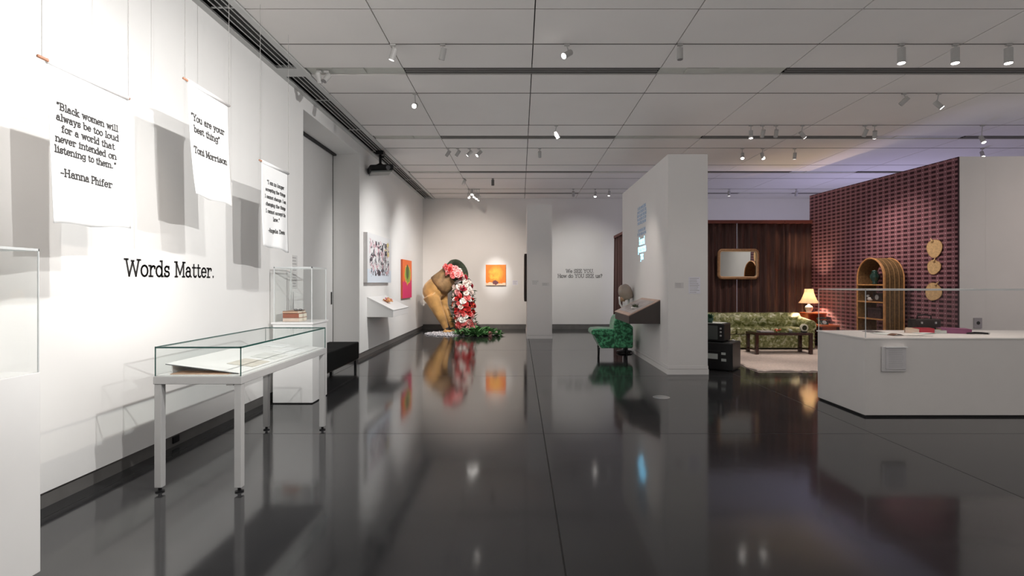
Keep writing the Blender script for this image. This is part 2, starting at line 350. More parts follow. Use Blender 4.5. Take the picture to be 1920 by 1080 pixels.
# partition beside the green chair, with its double base line
def partition(name, x0, x1, y0, y1, m, top=PH):
    o = struct(MB().box((x0, y0, 0.14), (x1, y1, top)).build(name, m))
    MB().box((x0 - 0.012, y0 - 0.012, 0.0), (x1 + 0.012, y1 + 0.012, 0.085)).build('base_rail', m, o)
    MB().box((x0 - 0.006, y0 - 0.006, 0.09), (x1 + 0.006, y1 + 0.006, 0.14)).build('base_cap', m, o)
    MB().box((x0 + 0.01, y0 + 0.01, 0.08), (x1 - 0.01, y1 - 0.01, 0.10)).build('base_gap', slot_m, o)
    return o
part_m = mat('partition_paint', (0.74, 0.72, 0.71), 0.65, var=0.012, scale=2, spec=0.3)
partition('wall_centre', 2.42, 3.07, 8.72, 12.6, part_m)
partition('wall_column', 0.19, 0.86, 14.3, 16.6, part_m)
# patterned wall of the living-room set and the plain wall beside it
A = Vector((7.31, 8.9, 0)); B = Vector((7.04, 12.35, 0)); D = (B - A).normalized(); Nn = Vector((D.y, -D.x, 0))
B2 = A + D * 4.0
pm, nt, b = nodes('patterned_wallpaper')
geo = nt.nodes.new('ShaderNodeNewGeometry'); sp = nt.nodes.new('ShaderNodeSeparateXYZ'); nt.links.new(geo.outputs['Position'], sp.inputs[0])
u = math_n(nt, 'DIVIDE', sp.outputs[1], 0.155); v = math_n(nt, 'DIVIDE', sp.outputs[2], 0.081)
nz = nt.nodes.new('ShaderNodeTexNoise'); nz.inputs['Scale'].default_value = 25; nt.links.new(geo.outputs['Position'], nz.inputs['Vector'])
wob = math_n(nt, 'MULTIPLY', math_n(nt, 'ADD', nz.outputs['Fac'], -0.5), 0.12)
fu = math_n(nt, 'FRACT', math_n(nt, 'ADD', u, wob)); fv = math_n(nt, 'FRACT', math_n(nt, 'ADD', v, wob))
rect = math_n(nt, 'MULTIPLY', math_n(nt, 'LESS_THAN', math_n(nt, 'ABSOLUTE', math_n(nt, 'ADD', fu, -0.5)), 0.31), math_n(nt, 'LESS_THAN', math_n(nt, 'ABSOLUTE', math_n(nt, 'ADD', fv, -0.5)), 0.27))
col_ln = math_n(nt, 'LESS_THAN', math_n(nt, 'ABSOLUTE', math_n(nt, 'ADD', math_n(nt, 'ABSOLUTE', math_n(nt, 'ADD', fu, -0.5)), -0.45)), 0.03)
dot = math_n(nt, 'MULTIPLY', math_n(nt, 'GREATER_THAN', math_n(nt, 'ABSOLUTE', math_n(nt, 'ADD', fu, -0.5)), 0.45), math_n(nt, 'GREATER_THAN', math_n(nt, 'ABSOLUTE', math_n(nt, 'ADD', fv, -0.5)), 0.34))
c = mixc(nt, col_ln, (0.26, 0.115, 0.135), (0.11, 0.035, 0.05))
c = mixc(nt, dot, c, (0.55, 0.33, 0.36)); c = mixc(nt, rect, c, (0.028, 0.003, 0.008))
nt.links.new(c, b.inputs['Base Color']); b.inputs['Roughness'].default_value = 0.7
mb = MB().prism([A, B2, B2 + Nn*0.14, A + Nn*0.14], (0, 0, PH))
o = struct(mb.build('wall_patterned', pm))
struct(MB().box((7.325, 8.88, 0), (XR, 9.02, PH)).build('wall_plain', warm_wall))
struct(MB().prism([(7.75, 8.879, 0), (XR, 8.70, 0), (XR, 8.879, 0)], (0, 0, PH - 0.001)).build('wall_plain_return', warm_wall))
MB().prism([A - D*0.008 - Nn*0.004, A + D*0.004 - Nn*0.004, A + D*0.004 + Nn*0.02, A - D*0.008 + Nn*0.02], (0, 0, PH)).build('edge_strip', mat('dark_maroon_edge', (0.04, 0.012, 0.02), 0.6), o)
# floor outlet disc
t = thing('floor_outlet', 'round steel floor outlet cover set in the dark concrete floor', 'outlet', (1.85, 6.98, 0))
MB().lathe([(0.11, 0), (0.11, 0.003), (0.10, 0.006), (0.0, 0.006)], (1.85, 6.98, 0), 32).build('rim', chrome, t, smooth=False)
MB().lathe([(0.07, 0.006), (0.07, 0.008), (0.0, 0.008)], (1.85, 6.98, 0), 24).build('lid', chrome, t)
o = tag(MB().box((XL - 0.021, 4.86, 0.03), (XL - 0.008, 4.95, 0.09)).build('baseboard_outlet', black_m, bevel=0.003), 'small black outlet set in the grey baseboard behind the glass table case', 'outlet')
# wall outlet right
t = thing('wall_outlet', 'grey square outlet plate on the plain wall right of the patterned wall', 'outlet', (7.6, 8.87, 0.8))
x0 = 851*8.87/1000; x1 = 866*8.87/1000
MB().box((x0, 8.862, 0.74), (x1, 8.88, 0.915)).build('plate', mat('outlet_grey', (0.36, 0.33, 0.35), 0.4), t, bevel=0.003)
MB().lathe([(0.028, 0), (0.028, 0.004), (0, 0.004)], ((x0+x1)/2, 8.862, 0.83), 20, Matrix.Rotation(R(90), 3, 'X')).build('socket', black_m, t)
# ---------------------------------------------------------------- banners and lettering on the left wall
cm, nt, b = nodes('white_cotton')
b.inputs['Base Color'].default_value = (0.88, 0.88, 0.88, 1); b.inputs['Roughness'].default_value = 0.9
wv = nt.nodes.new('ShaderNodeTexNoise'); wv.inputs['Scale'].default_value = 14; tcn = nt.nodes.new('ShaderNodeTexCoord'); nt.links.new(tcn.outputs['Object'], wv.inputs['Vector'])
bp = nt.nodes.new('ShaderNodeBump'); bp.inputs['Strength'].default_value = 0.12; bp.inputs['Distance'].default_value = 0.02
nt.links.new(wv.outputs['Fac'], bp.inputs['Height']); nt.links.new(bp.outputs['Normal'], b.inputs['Normal'])
trl = nt.nodes.new('ShaderNodeBsdfTranslucent'); trl.inputs['Color'].default_value = (0.85, 0.85, 0.85, 1); mx = nt.nodes.new('ShaderNodeMixShader'); mx.inputs[0].default_value = 0.15
nt.links.new(b.outputs[0], mx.inputs[1]); nt.links.new(trl.outputs[0], mx.inputs[2]); nt.links.new(mx.outputs[0], nt.nodes['Material Output'].inputs[0])
dowel = mat('copper_toned_dowel', (0.42, 0.20, 0.12), 0.5, var=0.2, scale=20)
wire_m = mat('hanging_wire', (0.30, 0.29, 0.28), 0.5)
bt = mat('banner_print', (0.035, 0.033, 0.033), 0.8)
XB = -2.55
def banner(y0, y1, ztop, zb0, zb1, lines, size, ytext, lead, sway, label, ov=0.05, ph=0.0, gapafter=None, align='c'):
    t = thing('hanging_banner', label, 'banner', (XB, (y0+y1)/2, zb0), 0, 'quotation banners hanging by the left wall')
    def fn(u, v):
        y = y0 + (y1-y0)*u; zb = zb0 + (zb1-zb0)*u; z = ztop + (zb-ztop)*v
        x = XB + 0.012*v*sin(7*u + ph) + 0.006*sin(13*u + 3*v + ph)*v + sway*v*v*(1 - 0.4*u)
        return Vector((x, y + 0.02*v*(1-u)*sway*10*0, z + 0.006*v*sin(9*u + ph)))
    MB().grid(fn, 24, 30).build('cloth', cm, t, smooth=True, solid=0.003)
    MB().tube([(XB, y0, ztop - 0.012), (XB, y1, ztop - 0.012)], 0.017, 10).build('rod_sleeve', cm, t, smooth=True)
    MB().cyl((XB, y0 - ov, ztop - 0.01), (XB, y1 + 0.02, ztop - 0.01), 0.009, 12).build('rod', dowel, t, smooth=True)
    for yy in (y0 - ov*0.6, y1 + 0.012):
        MB().cyl((XB, yy, ztop), (XB, yy, ZC), 0.0022, 6).build('wire', wire_m, t)
    z = ytext; yc = (y0+y1)/2
    for ln, s, dy, off in lines:
        lm = MB(); lettering(lm, ln, (0, 0, 0), (0,1,0), (0,0,1), (1,0,0), s, 'c', 0.12, 0.001)
        for q in range(len(lm.v)):
            p = lm.v[q]; y = yc + off + p.y; zz = z + p.z
            uu = (y - y0)/(y1 - y0); vv = (ztop - zz)/(ztop - zb0)
            lm.v[q] = Vector((fn(uu, vv).x + 0.003 + p.x, y, zz))
        lm.build('text_line', bt, t); z -= dy
    return t
L = 0.062
banner(2.88, 3.46, 2.71, 1.82, 1.85, [('"Black women will', L*.84, .060, -.02), ('always be too loud', L*.84, .060, -.02), ('for a world that', L*.84, .060, -.02), ('never intended on', L*.84, .060, -.035), ('listening to them."', L*.84, .125, -.04), ('-Hanna Phifer', L*.92, .1, -.04)],
       L, 2.455, .066, 0.03, 'white cloth banner nearest the camera with five lines of black print', 0.06, 0.3)
banner(4.09, 4.66, 3.06, 2.18, 2.165, [('"You are your', L*1.12, .088, -.03), ('best thing"', L*1.12, .165, -.045), ('Toni Morrison', L*1.1, .1, -.015)],
       L, 2.765, .08, 0.06, 'white cloth banner with a two line quotation, highest of the three banners', 0.05, 1.8)
banner(5.26, 5.86, 2.71, 1.87, 1.83, [('"I am no longer', L*.82, .073, 0), ('accepting the things', L*.72, .073, 0), ('I cannot change. I am', L*.72, .073, 0), ('changing the things', L*.74, .073, 0), ('I cannot accept the', L*.76, .073, 0), ('law."', L*.85, .12, 0), ('-Angela Davis', L*.85, .1, 0)],
       L, 2.50, .07, 0.02, 'small looking white cloth banner farthest along the left wall near the recessed doorway', 0.04, 3.1)
def lettered(name, label, rows, m, c):
    t = thing(name, label, 'lettering', tuple(c))
    for text, org, U, N, s, tt, st in rows:
        full = twidth(text); x = 0
        for wd in text.split(' '):
            mb = MB(); lettering(mb, wd, Vector(org) + Vector(U)*((x - full/2)*s*st), U, (0,0,1), N, s, 'l', tt, 0.003, stretch=st); mb.build('word', m, t)
            x += twidth(wd) + G[' '][0]
W0 = 4.245; span = 1.255; tw = twidth('Words Matter.'); s = 0.185
lettered('wall_lettering', 'black slab serif lettering reading Words Matter on the white left wall', [('Words Matter.', (XL, W0 + span/2, 1.5 + 0.013*4.245), (0,1,0), (1,0,0), s, 0.085, span/(tw*s))], ink, (XL, W0 + span/2, 1.5))
s = 0.155; gv = mat('grey_vinyl', (0.10, 0.095, 0.095), 0.6)
lettered('wall_lettering', 'dark two line lettering We SEE YOU on the far white wall', [
    ('We SEE YOU.', P(1087.5, 511.5, YF), (1,0,0), (0,-1,0), s, 0.1, 0.92/(twidth('We SEE YOU.')*s)),
    ('How do YOU SEE us?', P(1087.5, 520.5, YF), (1,0,0), (0,-1,0), s, 0.1, 1.46/(twidth('How do YOU SEE us?')*s))], gv, P(1087, 515, YF))
# projected words, their light put into thin glowing letters, on the side of the central partition
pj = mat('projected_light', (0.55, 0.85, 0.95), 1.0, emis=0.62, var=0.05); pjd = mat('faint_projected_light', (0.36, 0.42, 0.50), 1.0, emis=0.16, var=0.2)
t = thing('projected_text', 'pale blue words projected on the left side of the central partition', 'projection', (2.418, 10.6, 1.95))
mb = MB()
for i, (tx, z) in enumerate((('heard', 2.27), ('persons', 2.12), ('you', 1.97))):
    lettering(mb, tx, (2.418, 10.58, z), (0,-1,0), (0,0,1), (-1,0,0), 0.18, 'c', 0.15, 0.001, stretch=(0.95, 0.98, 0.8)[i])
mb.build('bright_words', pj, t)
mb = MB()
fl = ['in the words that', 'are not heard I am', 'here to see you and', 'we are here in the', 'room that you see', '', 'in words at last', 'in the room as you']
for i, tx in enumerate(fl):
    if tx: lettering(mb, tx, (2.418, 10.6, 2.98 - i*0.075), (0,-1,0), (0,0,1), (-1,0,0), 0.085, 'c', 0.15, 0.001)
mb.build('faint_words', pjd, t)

# ---------------------------------------------------------------- glass cases
def pane_box(t, x0, x1, y0, y1, z0, z1, g, e, th=0.006, er=0.004, top=True, verts=True, topname='top_pane'):
    for nm, a, b_ in (('front_pane', (x0, y0, z0), (x1, y0+th, z1)), ('rear_pane', (x0, y1-th, z0), (x1, y1, z1)),
                      ('side_pane', (x0, y0+th, z0), (x0+th, y1-th, z1)), ('side_pane', (x1-th, y0+th, z0), (x1, y1-th, z1))):
        MB().box(a, b_).build(nm, g, t)
    MB().box((x0, y0, z1), (x1, y1, z1+th)).build(topname, g, t)
    mb = MB()
    for x in (x0, x1):
        mb.box((x-er/2, y0-er/2, z1-er/2), (x+er/2, y1+er/2, z1+er/2+th))
        for y in (y0, y1): mb.box((x-er/2, y-er/2, z0), (x+er/2, y+er/2, z1))
    for y in (y0, y1): mb.box((x0-er/2, y-er/2, z1-er/2), (x1+er/2, y+er/2, z1+er/2+th))
    mb.build('glass_edges', e, t)
X0, X1, Y0, Y1 = -2.615, -1.985, 3.80, 5.47
t = thing('table_display_case', 'long pale grey metal table case with a low green edged glass cover', 'display case', ((X0+X1)/2, (Y0+Y1)/2, 0))
MB().box((X0, Y0, 0.775), (X1, Y1, 0.832)).build('frame', mat('light_grey_powder_coat', (0.43, 0.425, 0.42), 0.4, var=0.02), t, bevel=0.004)
lg = _m['light_grey_powder_coat']
for x in (X0 + 0.03, X1 - 0.03):
    for y in (Y0 + 0.03, Y1 - 0.03):
        l = MB().box((x-0.025, y-0.025, 0.035), (x+0.025, y+0.025, 0.775)).build('leg', lg, t, bevel=0.003)
        MB().lathe([(0.03, 0), (0.03, 0.008), (0.012, 0.014), (0.012, 0.036)], (x, y, 0), 16).build('foot', black_m, l)
MB().box((X0+0.02, Y0+0.02, 0.832), (X1-0.02, Y1-0.02, 0.838)).build('deck', white_gloss, t)
for yy in (Y0 + 0.0, Y1 - 0.5): MB().box((X1 - 0.12, yy + 0.02, 0.762), (X1 - 0.07, yy + 0.07, 0.775)).build('lock', chrome, t)
pane_box(t, X0+0.01, X1-0.01, Y0+0.01, Y1-0.01, 0.832, 1.034, glass_g, edge_dk, er=0.006)
# sloped white display board inside
sl = 0.075/0.5
t = thing('sloped_board', 'thin white sloped display board inside the table case', 'board', (-2.3, 4.6, 0.838))
x0b, x1b, y0b, y1b = -2.565, -2.035, 3.86, 5.40
MB().prism([(x0b, y0b, 0.91), (x1b, y0b, 0.842), (x1b, y0b, 0.846), (x0b, y0b, 0.914)], (0, y1b-y0b, 0)).build('board', white_gloss, t)
MB().prism([(x0b, y0b-0.003, 0.907), (x1b, y0b-0.003, 0.840), (x1b, y0b-0.003, 0.846), (x0b, y0b-0.003, 0.913)], (0, 0.003, 0)).build('dark_edge', mat('board_edge', (0.12, 0.12, 0.12), 0.5), t)
MB().box((x0b+0.01, y0b+0.05, 0.838), (x0b+0.02, y1b-0.05, 0.9)).build('support', white_gloss, t)
def bz(x): return 0.914 + (x - x0b)/(x1b - x0b)*(0.846 - 0.914)
docs = [(-2.16, 4.25, .2, .28, (0.60, 0.56, 0.50), 'pale tan printed sheet on the near half of the sloped board'),
        (-2.17, 4.62, .2, .26, (0.66, 0.66, 0.64), 'light grey printed sheet at the middle of the sloped board'),
        (-2.15, 5.0, .2, .3, (0.80, 0.80, 0.80), 'white open pages on the far part of the sloped board'),
        (-2.38, 5.18, .2, .2, (0.84, 0.84, 0.84), 'white sheet at the far wall side corner of the sloped board')]
for cx, cy, wx, wy, col, lab in docs:
    m = mat('document_' + lab[:10].replace(' ', '_') + str(round(cy, 1)), col, 0.7, var=0.12, scale=9)
    mb = MB(); q = [(cx-wx/2, cy-wy/2), (cx+wx/2, cy-wy/2), (cx+wx/2, cy+wy/2), (cx-wx/2, cy+wy/2)]
    mb.prism([(x, y, bz(x)+0.0015) for x, y in q], (0, 0, 0.0025)); tag(mb.build('document', m), lab, 'document')
mb = MB().box((-2.52, 3.84, 0.839), (-2.10, 3.98, 0.843))
tag(mb.build('document', mat('tan_paper', (0.55, 0.36, 0.25), 0.8, var=0.15, scale=15)), 'tan paper sheet lying flat under the near edge of the sloped board', 'document')

def plinth(x0, x1, y0, y1, h, label, m=white_gloss, gap=True):
    t = thing('display_plinth', label, 'plinth', ((x0+x1)/2, (y0+y1)/2, 0))
    MB().box((x0, y0, 0.012), (x1, y1, h)).build('body', m, t, bevel=0.003)
    MB().box((x0+0.02, y0+0.02, 0), (x1-0.02, y1-0.02, 0.012)).build('recessed_foot', slot_m, t)
    return t
plinth(-3.1, -2.472, 2.1, 2.75, 1.04, 'tall white plinth cut by the left edge of the photo')
t = thing('glass_cover', 'clear acrylic cover on the white plinth at the left photo edge', 'cover', (-2.78, 2.42, 1.04))
pane_box(t, -3.085, -2.475, 2.115, 2.74, 1.04, 1.665, glass, edge_lt, er=0.006)
tag(MB().box((-2.70, 2.55, 1.041), (-2.665, 2.68, 1.066)).build('small_book', black_m, bevel=0.003), 'small dark booklet inside the acrylic cover at the left edge', 'book')
t0 = plinth(-3.06, -2.57, 6.6, 7.10, 1.005, 'white plinth between the table case and the recessed doorway', white_gloss)
MB().box((-3.075, 6.585, 0.985), (-2.555, 7.115, 1.01)).build('top_plate', white_gloss, t0, bevel=0.002)
t = thing('glass_cover', 'clear acrylic cover over the book stack on the back left plinth', 'cover', (-2.81, 6.85, 1.01))
pane_box(t, -3.045, -2.58, 6.61, 7.09, 1.01, 1.685, glass, edge_lt, er=0.010)
def book(cx, cy, z, wx, wy, h, col, label, rot=0, group=None, pages=(0.72, 0.66, 0.55), spine='-y'):
    M = Matrix.Rotation(rot, 3, 'Z'); c0 = Vector((cx, cy, z))
    t = thing('book', label, 'book', (cx, cy, z), 0, group)
    m = mat('cover_%d_%d_%d' % tuple(int(c*255) for c in col), col, 0.5, var=0.08, scale=12)
    mb = MB(); th = 0.004
    mb.obox(c0 + Vector((0,0,th/2)), (wx, wy, th), M).obox(c0 + Vector((0,0,h-th/2)), (wx, wy, th), M)
    mb.obox(c0 + M @ Vector((-wx/2+th/2, 0, h/2)), (th, wy, h), M); mb.build('cover', m, t)
    MB().obox(c0 + M @ Vector((0.002, 0, h/2)), (wx-0.012, wy-0.008, h-2*th), M).build('pages', mat('page_%d' % int(pages[2]*100), pages, 0.8), t)
    return t
book(-2.875, 6.82, 1.011, 0.26, 0.2, 0.045, (0.62, 0.50, 0.42), 'cream book at the bottom of the stack on the back plinth', R(90))
book(-2.875, 6.82, 1.057, 0.26, 0.2, 0.055, (0.30, 0.10, 0.06), 'red brown book in the middle of the stack on the back plinth', R(90))
book(-2.885, 6.82, 1.113, 0.25, 0.19, 0.03, (0.55, 0.35, 0.24), 'tan book on top of the stack on the back plinth', R(90))
t = thing('spectacles', 'dark folded item lying on top of the stacked books on the back plinth', 'spectacles', (-2.83, 6.8, 1.144))
MB().tube([(-2.79+0.022*cos(a*pi/6), 6.78, 1.155+0.010*sin(a*pi/6)) for a in range(12)], 0.0035, 6, True).build('rim', black_m, t)
MB().tube([(-2.85+0.022*cos(a*pi/6), 6.78, 1.155+0.010*sin(a*pi/6)) for a in range(12)], 0.0035, 6, True).build('rim', black_m, t)
MB().cyl((-2.87, 6.78, 1.15), (-2.77, 6.85, 1.148), 0.004, 6).build('temple', black_m, t)
t = thing('picture_easel', 'small dark card stand behind the stacked books on the back plinth', 'stand', (-2.98, 7.0, 1.01))
MB().prism([(-3.0, 7.0, 1.01), (-2.965, 7.0, 1.01), (-2.99, 7.03, 1.38)], (0.004, 0.004, 0)).build('card', mat('card_grey', (0.25, 0.25, 0.25), 0.5), t)
MB().box((-3.0, 6.99, 1.01), (-2.96, 7.05, 1.018)).build('foot', black_m, t)

def wall_label(c, wu, wz, U, N, label, lines=5, panel=True, col=(0.70, 0.69, 0.70)):
    U = Vector(U); N = Vector(N); c = Vector(c); t = thing('wall_label', label, 'label', tuple(c))
    q = [c - U*wu/2 - Vector((0,0,wz/2)), c + U*wu/2 - Vector((0,0,wz/2)), c + U*wu/2 + Vector((0,0,wz/2)), c - U*wu/2 + Vector((0,0,wz/2))]
    MB().prism([p + N*0.001 for p in q], N*0.004).build('card', mat('label_card_%d' % int(col[0]*100), col, 0.7), t)
    mb = MB()
    for i in range(lines):
        z = wz/2 - wz*(i+0.8)/(lines+0.6); l = wu*(0.4 if i in (lines-1,) else 0.42)*(0.7 + 0.3*rng.random())
        hh = wz/(lines+1)*0.16
        q = [c - U*wu*0.42 + Vector((0,0,z-hh)), c - U*wu*0.42 + U*2*l + Vector((0,0,z-hh)), c - U*wu*0.42 + U*2*l + Vector((0,0,z+hh)), c - U*wu*0.42 + Vector((0,0,z+hh))]
        mb.prism([p + N*0.0052 for p in q], N*0.0006)
    mb.build('print', text_grey, t)
def wl_left(px, py, w_, h_, label):
    Y = -XL*1000/(975-px); p = P(px, py, Y); wall_label((XL, Y, p.z), w_, h_, (0,1,0), (1,0,0), label, 5, col=(0.66, 0.65, 0.64))
wl_left(552, 495, 0.18, 0.24, 'small pale text card on the left wall, upper one above the stacked books')
wl_left(552, 526, 0.18, 0.22, 'small pale text card on the left wall, lower one just above the stacked books')
wall_label(P(1273.5, 535, 8.72), 0.14, 0.09, (1,0,0), (0,-1,0), 'small grey text label on the front of the central partition', 3, col=(0.62, 0.60, 0.60))
wall_label(P(1302, 535, 8.72), 0.19, 0.27, (1,0,0), (0,-1,0), 'larger pale lilac text panel on the front of the central partition', 9, col=(0.74, 0.73, 0.80))
wall_label(P(1004, 530, 14.3), 0.2, 0.14, (1,0,0), (0,-1,0), 'pale text card at the left on the narrow white column', 3, col=(0.72, 0.71, 0.70))
wall_label(P(1023, 533, 14.3), 0.2, 0.09, (1,0,0), (0,-1,0), 'pale text card at the right on the narrow white column', 2, col=(0.66, 0.65, 0.64))
wall_label(P(966, 530, YF), 0.17, 0.15, (1,0,0), (0,-1,0), 'pale text card right of the orange painting on the far wall', 3, col=(0.74, 0.73, 0.71))

# right hand plinth, large, with its acrylic cover
beige = mat('plinth_paint', (0.68, 0.65, 0.63), 0.5, var=0.01)
t = thing('display_plinth', 'large low white plinth at the right with an acrylic cover', 'plinth', (5.3, 6.4, 0))
MB().box((3.85, 5.95, 0.02), (7.1, 6.90, 0.868)).build('body', beige, t, bevel=0.004)
MB().box((3.84, 5.94, 0.868), (7.11, 6.91, 0.884)).build('top_board', mat('top_board_white', (0.80, 0.77, 0.74), 0.4, var=0.01), t, bevel=0.002)
MB().box((3.87, 5.97, 0), (7.08, 6.88, 0.02)).build('recessed_foot', slot_m, t)
t = thing('glass_cover', 'long clear acrylic cover on the large right plinth', 'cover', (5.3, 6.4, 0.884))
pane_box(t, 3.858, 7.09, 5.955, 6.89, 0.884, 1.415, glass_r, edge_lt, er=0.006)
t = thing('text_panel_holder', 'clear sheet holder with a grey text sheet on the front of the right plinth', 'holder', (4.14, 5.94, 0.5))
a = P(1654, 697, 5.93); b2 = P(1699, 650, 5.93)
MB().box((a.x, 5.925, a.z), (b2.x, 5.949, b2.z)).build('backing', mat('frosted_acrylic', (0.62, 0.60, 0.60), 0.15), t, bevel=0.006)
MB().box((a.x + 0.035, 5.915, a.z + 0.03), (b2.x - 0.01, 5.9255, b2.z - 0.012)).build('sheet', mat('grey_sheet', (0.56, 0.54, 0.55), 0.6), t)
mb = MB()
for i in range(10): mb.box((a.x + 0.06, 5.9145, b2.z - 0.045 - i*0.02), (b2.x - 0.035 - 0.03*rng.random(), 5.916, b2.z - 0.041 - i*0.02))
mb.build('print', text_grey, t)
MB().box((a.x + 0.03, 5.90, b2.z - 0.010), (b2.x, 5.95, b2.z + 0.002)).build('top_lip', mat('acrylic_lip', (0.85, 0.84, 0.84), 0.1), t)
# things in the right case
ZP = 0.885
def pz(px, py):   # a point of the plinth top seen at that pixel
    Y = (H - ZP)*1000/(py - 530); return (px - 975)*Y/1000, Y
def flat(px, py, wx, wy, h, col, label, rot=0, name='paper_sheet', cat='paper'):
    x, y = pz(px, py); M = Matrix.Rotation(rot, 3, 'Z')
    n_seg = MB(); c0 = Vector((x, y, ZP))
    def fn(u, v): return c0 + M @ Vector(((u-.5)*wx, (v-.5)*wy, 0.003 + h*abs(sin(u*pi*1.0))*0.8))
    n_seg.grid(fn, 8, 2)
    return tag(n_seg.build(name, mat('p_' + label[:18].replace(' ', '_'), col, 0.6, var=0.1), solid=0.002), label, cat)
flat(1638, 622.5, 0.2, 0.15, 0.012, (0.18, 0.16, 0.16), 'dark grey leaflet at the left rear in the right case', 0.3, 'leaflet', 'leaflet')
flat(1660, 626, 0.22, 0.22, 0.004, (0.72, 0.75, 0.72), 'pale greenish sheet at the left in the right case', 0.1)
flat(1679, 629, 0.13, 0.1, 0.022, (0.16, 0.08, 0.045), 'small curled brown card near the front of the right case', 0.05, 'card', 'card')
flat(1735, 625, 0.22, 0.16, 0.008, (0.70, 0.78, 0.76), 'pale mint paper between the books in the right case', 0.2)
flat(1717, 629, 0.3, 0.12, 0.004, (0.76, 0.74, 0.69), 'cream sheet lying along the front in the right case', -0.15)
x, y = pz(1711, 623); book(x, y, ZP, 0.15, 0.22, 0.05, (0.62, 0.47, 0.34), 'tan paper book tilted at the left of the books in the right case', R(-40), pages=(0.7, 0.55, 0.45))
x, y = pz(1731, 624); book(x, y, ZP, 0.13, 0.18, 0.06, (0.42, 0.03, 0.05), 'small red book at the rear of the right case', R(80), pages=(0.7, 0.55, 0.45))
x, y = pz(1757, 624); book(x, y, ZP, 0.12, 0.17, 0.035, (0.50, 0.52, 0.50), 'pale grey green book beside the purple book in the right case', R(60), pages=(0.7, 0.68, 0.62))
x, y = pz(1787, 624); book(x, y, ZP, 0.22, 0.30, 0.055, (0.24, 0.07, 0.15), 'large purple book with a tan edge in the right case', R(68), pages=(0.62, 0.42, 0.28))
x, y = pz(1833, 627)
t = thing('folded_knife', 'slim dark hinged object right of the purple book in the right case', 'object', (x, y, ZP))
MB().tube([(x-0.12, y+0.01, ZP+0.012), (x-0.04, y, ZP+0.018), (x+0.04, y-0.01, ZP+0.016), (x+0.12, y-0.02, ZP+0.011)], [0.008, 0.014, 0.013, 0.010], 10).build('body', black_m, t, smooth=True)
MB().ball((x+0.115, y-0.02, ZP+0.013), 0.013).build('end_cap', chrome, t, smooth=True)
t = thing('black_case', 'small black carrying case with a handle at the back of the right case', 'case', (5.07, 6.75, ZP))
ax = 738*6.72/1000; bx_ = 785*6.72/1000
MB().box((ax, 6.68, ZP + 0.001), (bx_, 6.83, ZP + 0.155)).build('body', mat('dark_brown_leather', (0.022, 0.016, 0.014), 0.55, bump=0.2), t, bevel=0.012)
MB().tube([((ax+bx_)/2 - 0.09, 6.755, ZP+0.15), ((ax+bx_)/2 - 0.085, 6.755, ZP+0.195), ((ax+bx_)/2, 6.755, ZP+0.21), ((ax+bx_)/2 + 0.085, 6.755, ZP+0.195), ((ax+bx_)/2 + 0.09, 6.755, ZP+0.15)], 0.008, 8).build('handle', black_m, t, smooth=True)
for xx in (ax + 0.07, bx_ - 0.07): MB().box((xx-0.012, 6.672, ZP+0.10), (xx+0.012, 6.682, ZP+0.125)).build('clasp', chrome, t)

# ---------------------------------------------------------------- bench, projector
t = thing('bench', 'low black upholstered bench in front of the recessed doorway', 'bench', (-3.1, 8.5, 0))
MB().box((-3.38, 7.3, 0.16), (-2.85, 9.45, 0.455)).build('seat', black_f, t, bevel=0.02, seg=3)
for i in range(1, 5): MB().box((-3.37, 7.3 + 0.45*i - 0.004, 0.4545), (-2.86, 7.3 + 0.45*i + 0.004, 0.4575)).build('seam', slot_m, t)
for x in (-3.33, -2.9):
    for y in (7.36, 9.39): MB().box((x-0.018, y-0.018, 0), (x+0.018, y+0.018, 0.14)).build('leg', black_m, t)
MB().box((-3.35, 7.33, 0.14), (-2.88, 9.42, 0.16)).build('frame', black_m, t)
t = thing('ceiling_projector', 'black projector hung from the ceiling grille near the left wall', 'projector', (-2.88, 11.0, ZC))
c0 = Vector((-2.88, 11.0, 3.82)); rot = Matrix.Rotation(R(-8), 3, 'Y') @ Matrix.Rotation(R(25), 3, 'Z')
MB().obox(c0 + Vector((0,0,0.02)), (0.48, 0.36, 0.12), rot).build('body', black_m, t, bevel=0.03, seg=3)
MB().obox(c0 + Vector((0.0,0,-0.055)), (0.42, 0.32, 0.04), rot).build('underside', mat('projector_grey', (0.20, 0.21, 0.20), 0.4), t, bevel=0.015)
MB().cyl(c0 + rot @ Vector((0.12,-0.17,0)), c0 + rot @ Vector((0.12,-0.215,0)), 0.045, 20).build('lens', mat('lens_glass', (0.10, 0.10, 0.11), 0.05, coat=1), t, smooth=False)
MB().cyl((-2.88, 11.0, 3.86), (-2.88, 11.0, ZC - 0.02), 0.028, 14).build('pole', black_m, t, smooth=True)
MB().box((-2.96, 10.92, ZC - 0.10), (-2.80, 11.08, ZC - 0.018)).build('ceiling_mount', black_m, t, bevel=0.01)
MB().cyl((-2.80, 10.98, ZC - 0.14), (-2.88, 11, ZC - 0.14), 0.02, 10).build('clamp_knob', black_m, t)
MB().lathe([(0.0, 0.0), (0.13, -0.0), (0.10, 0.03), (0.03, 0.07)], c0 + Vector((0, 0, 0.07)), 16).build('bracket', black_m, t)

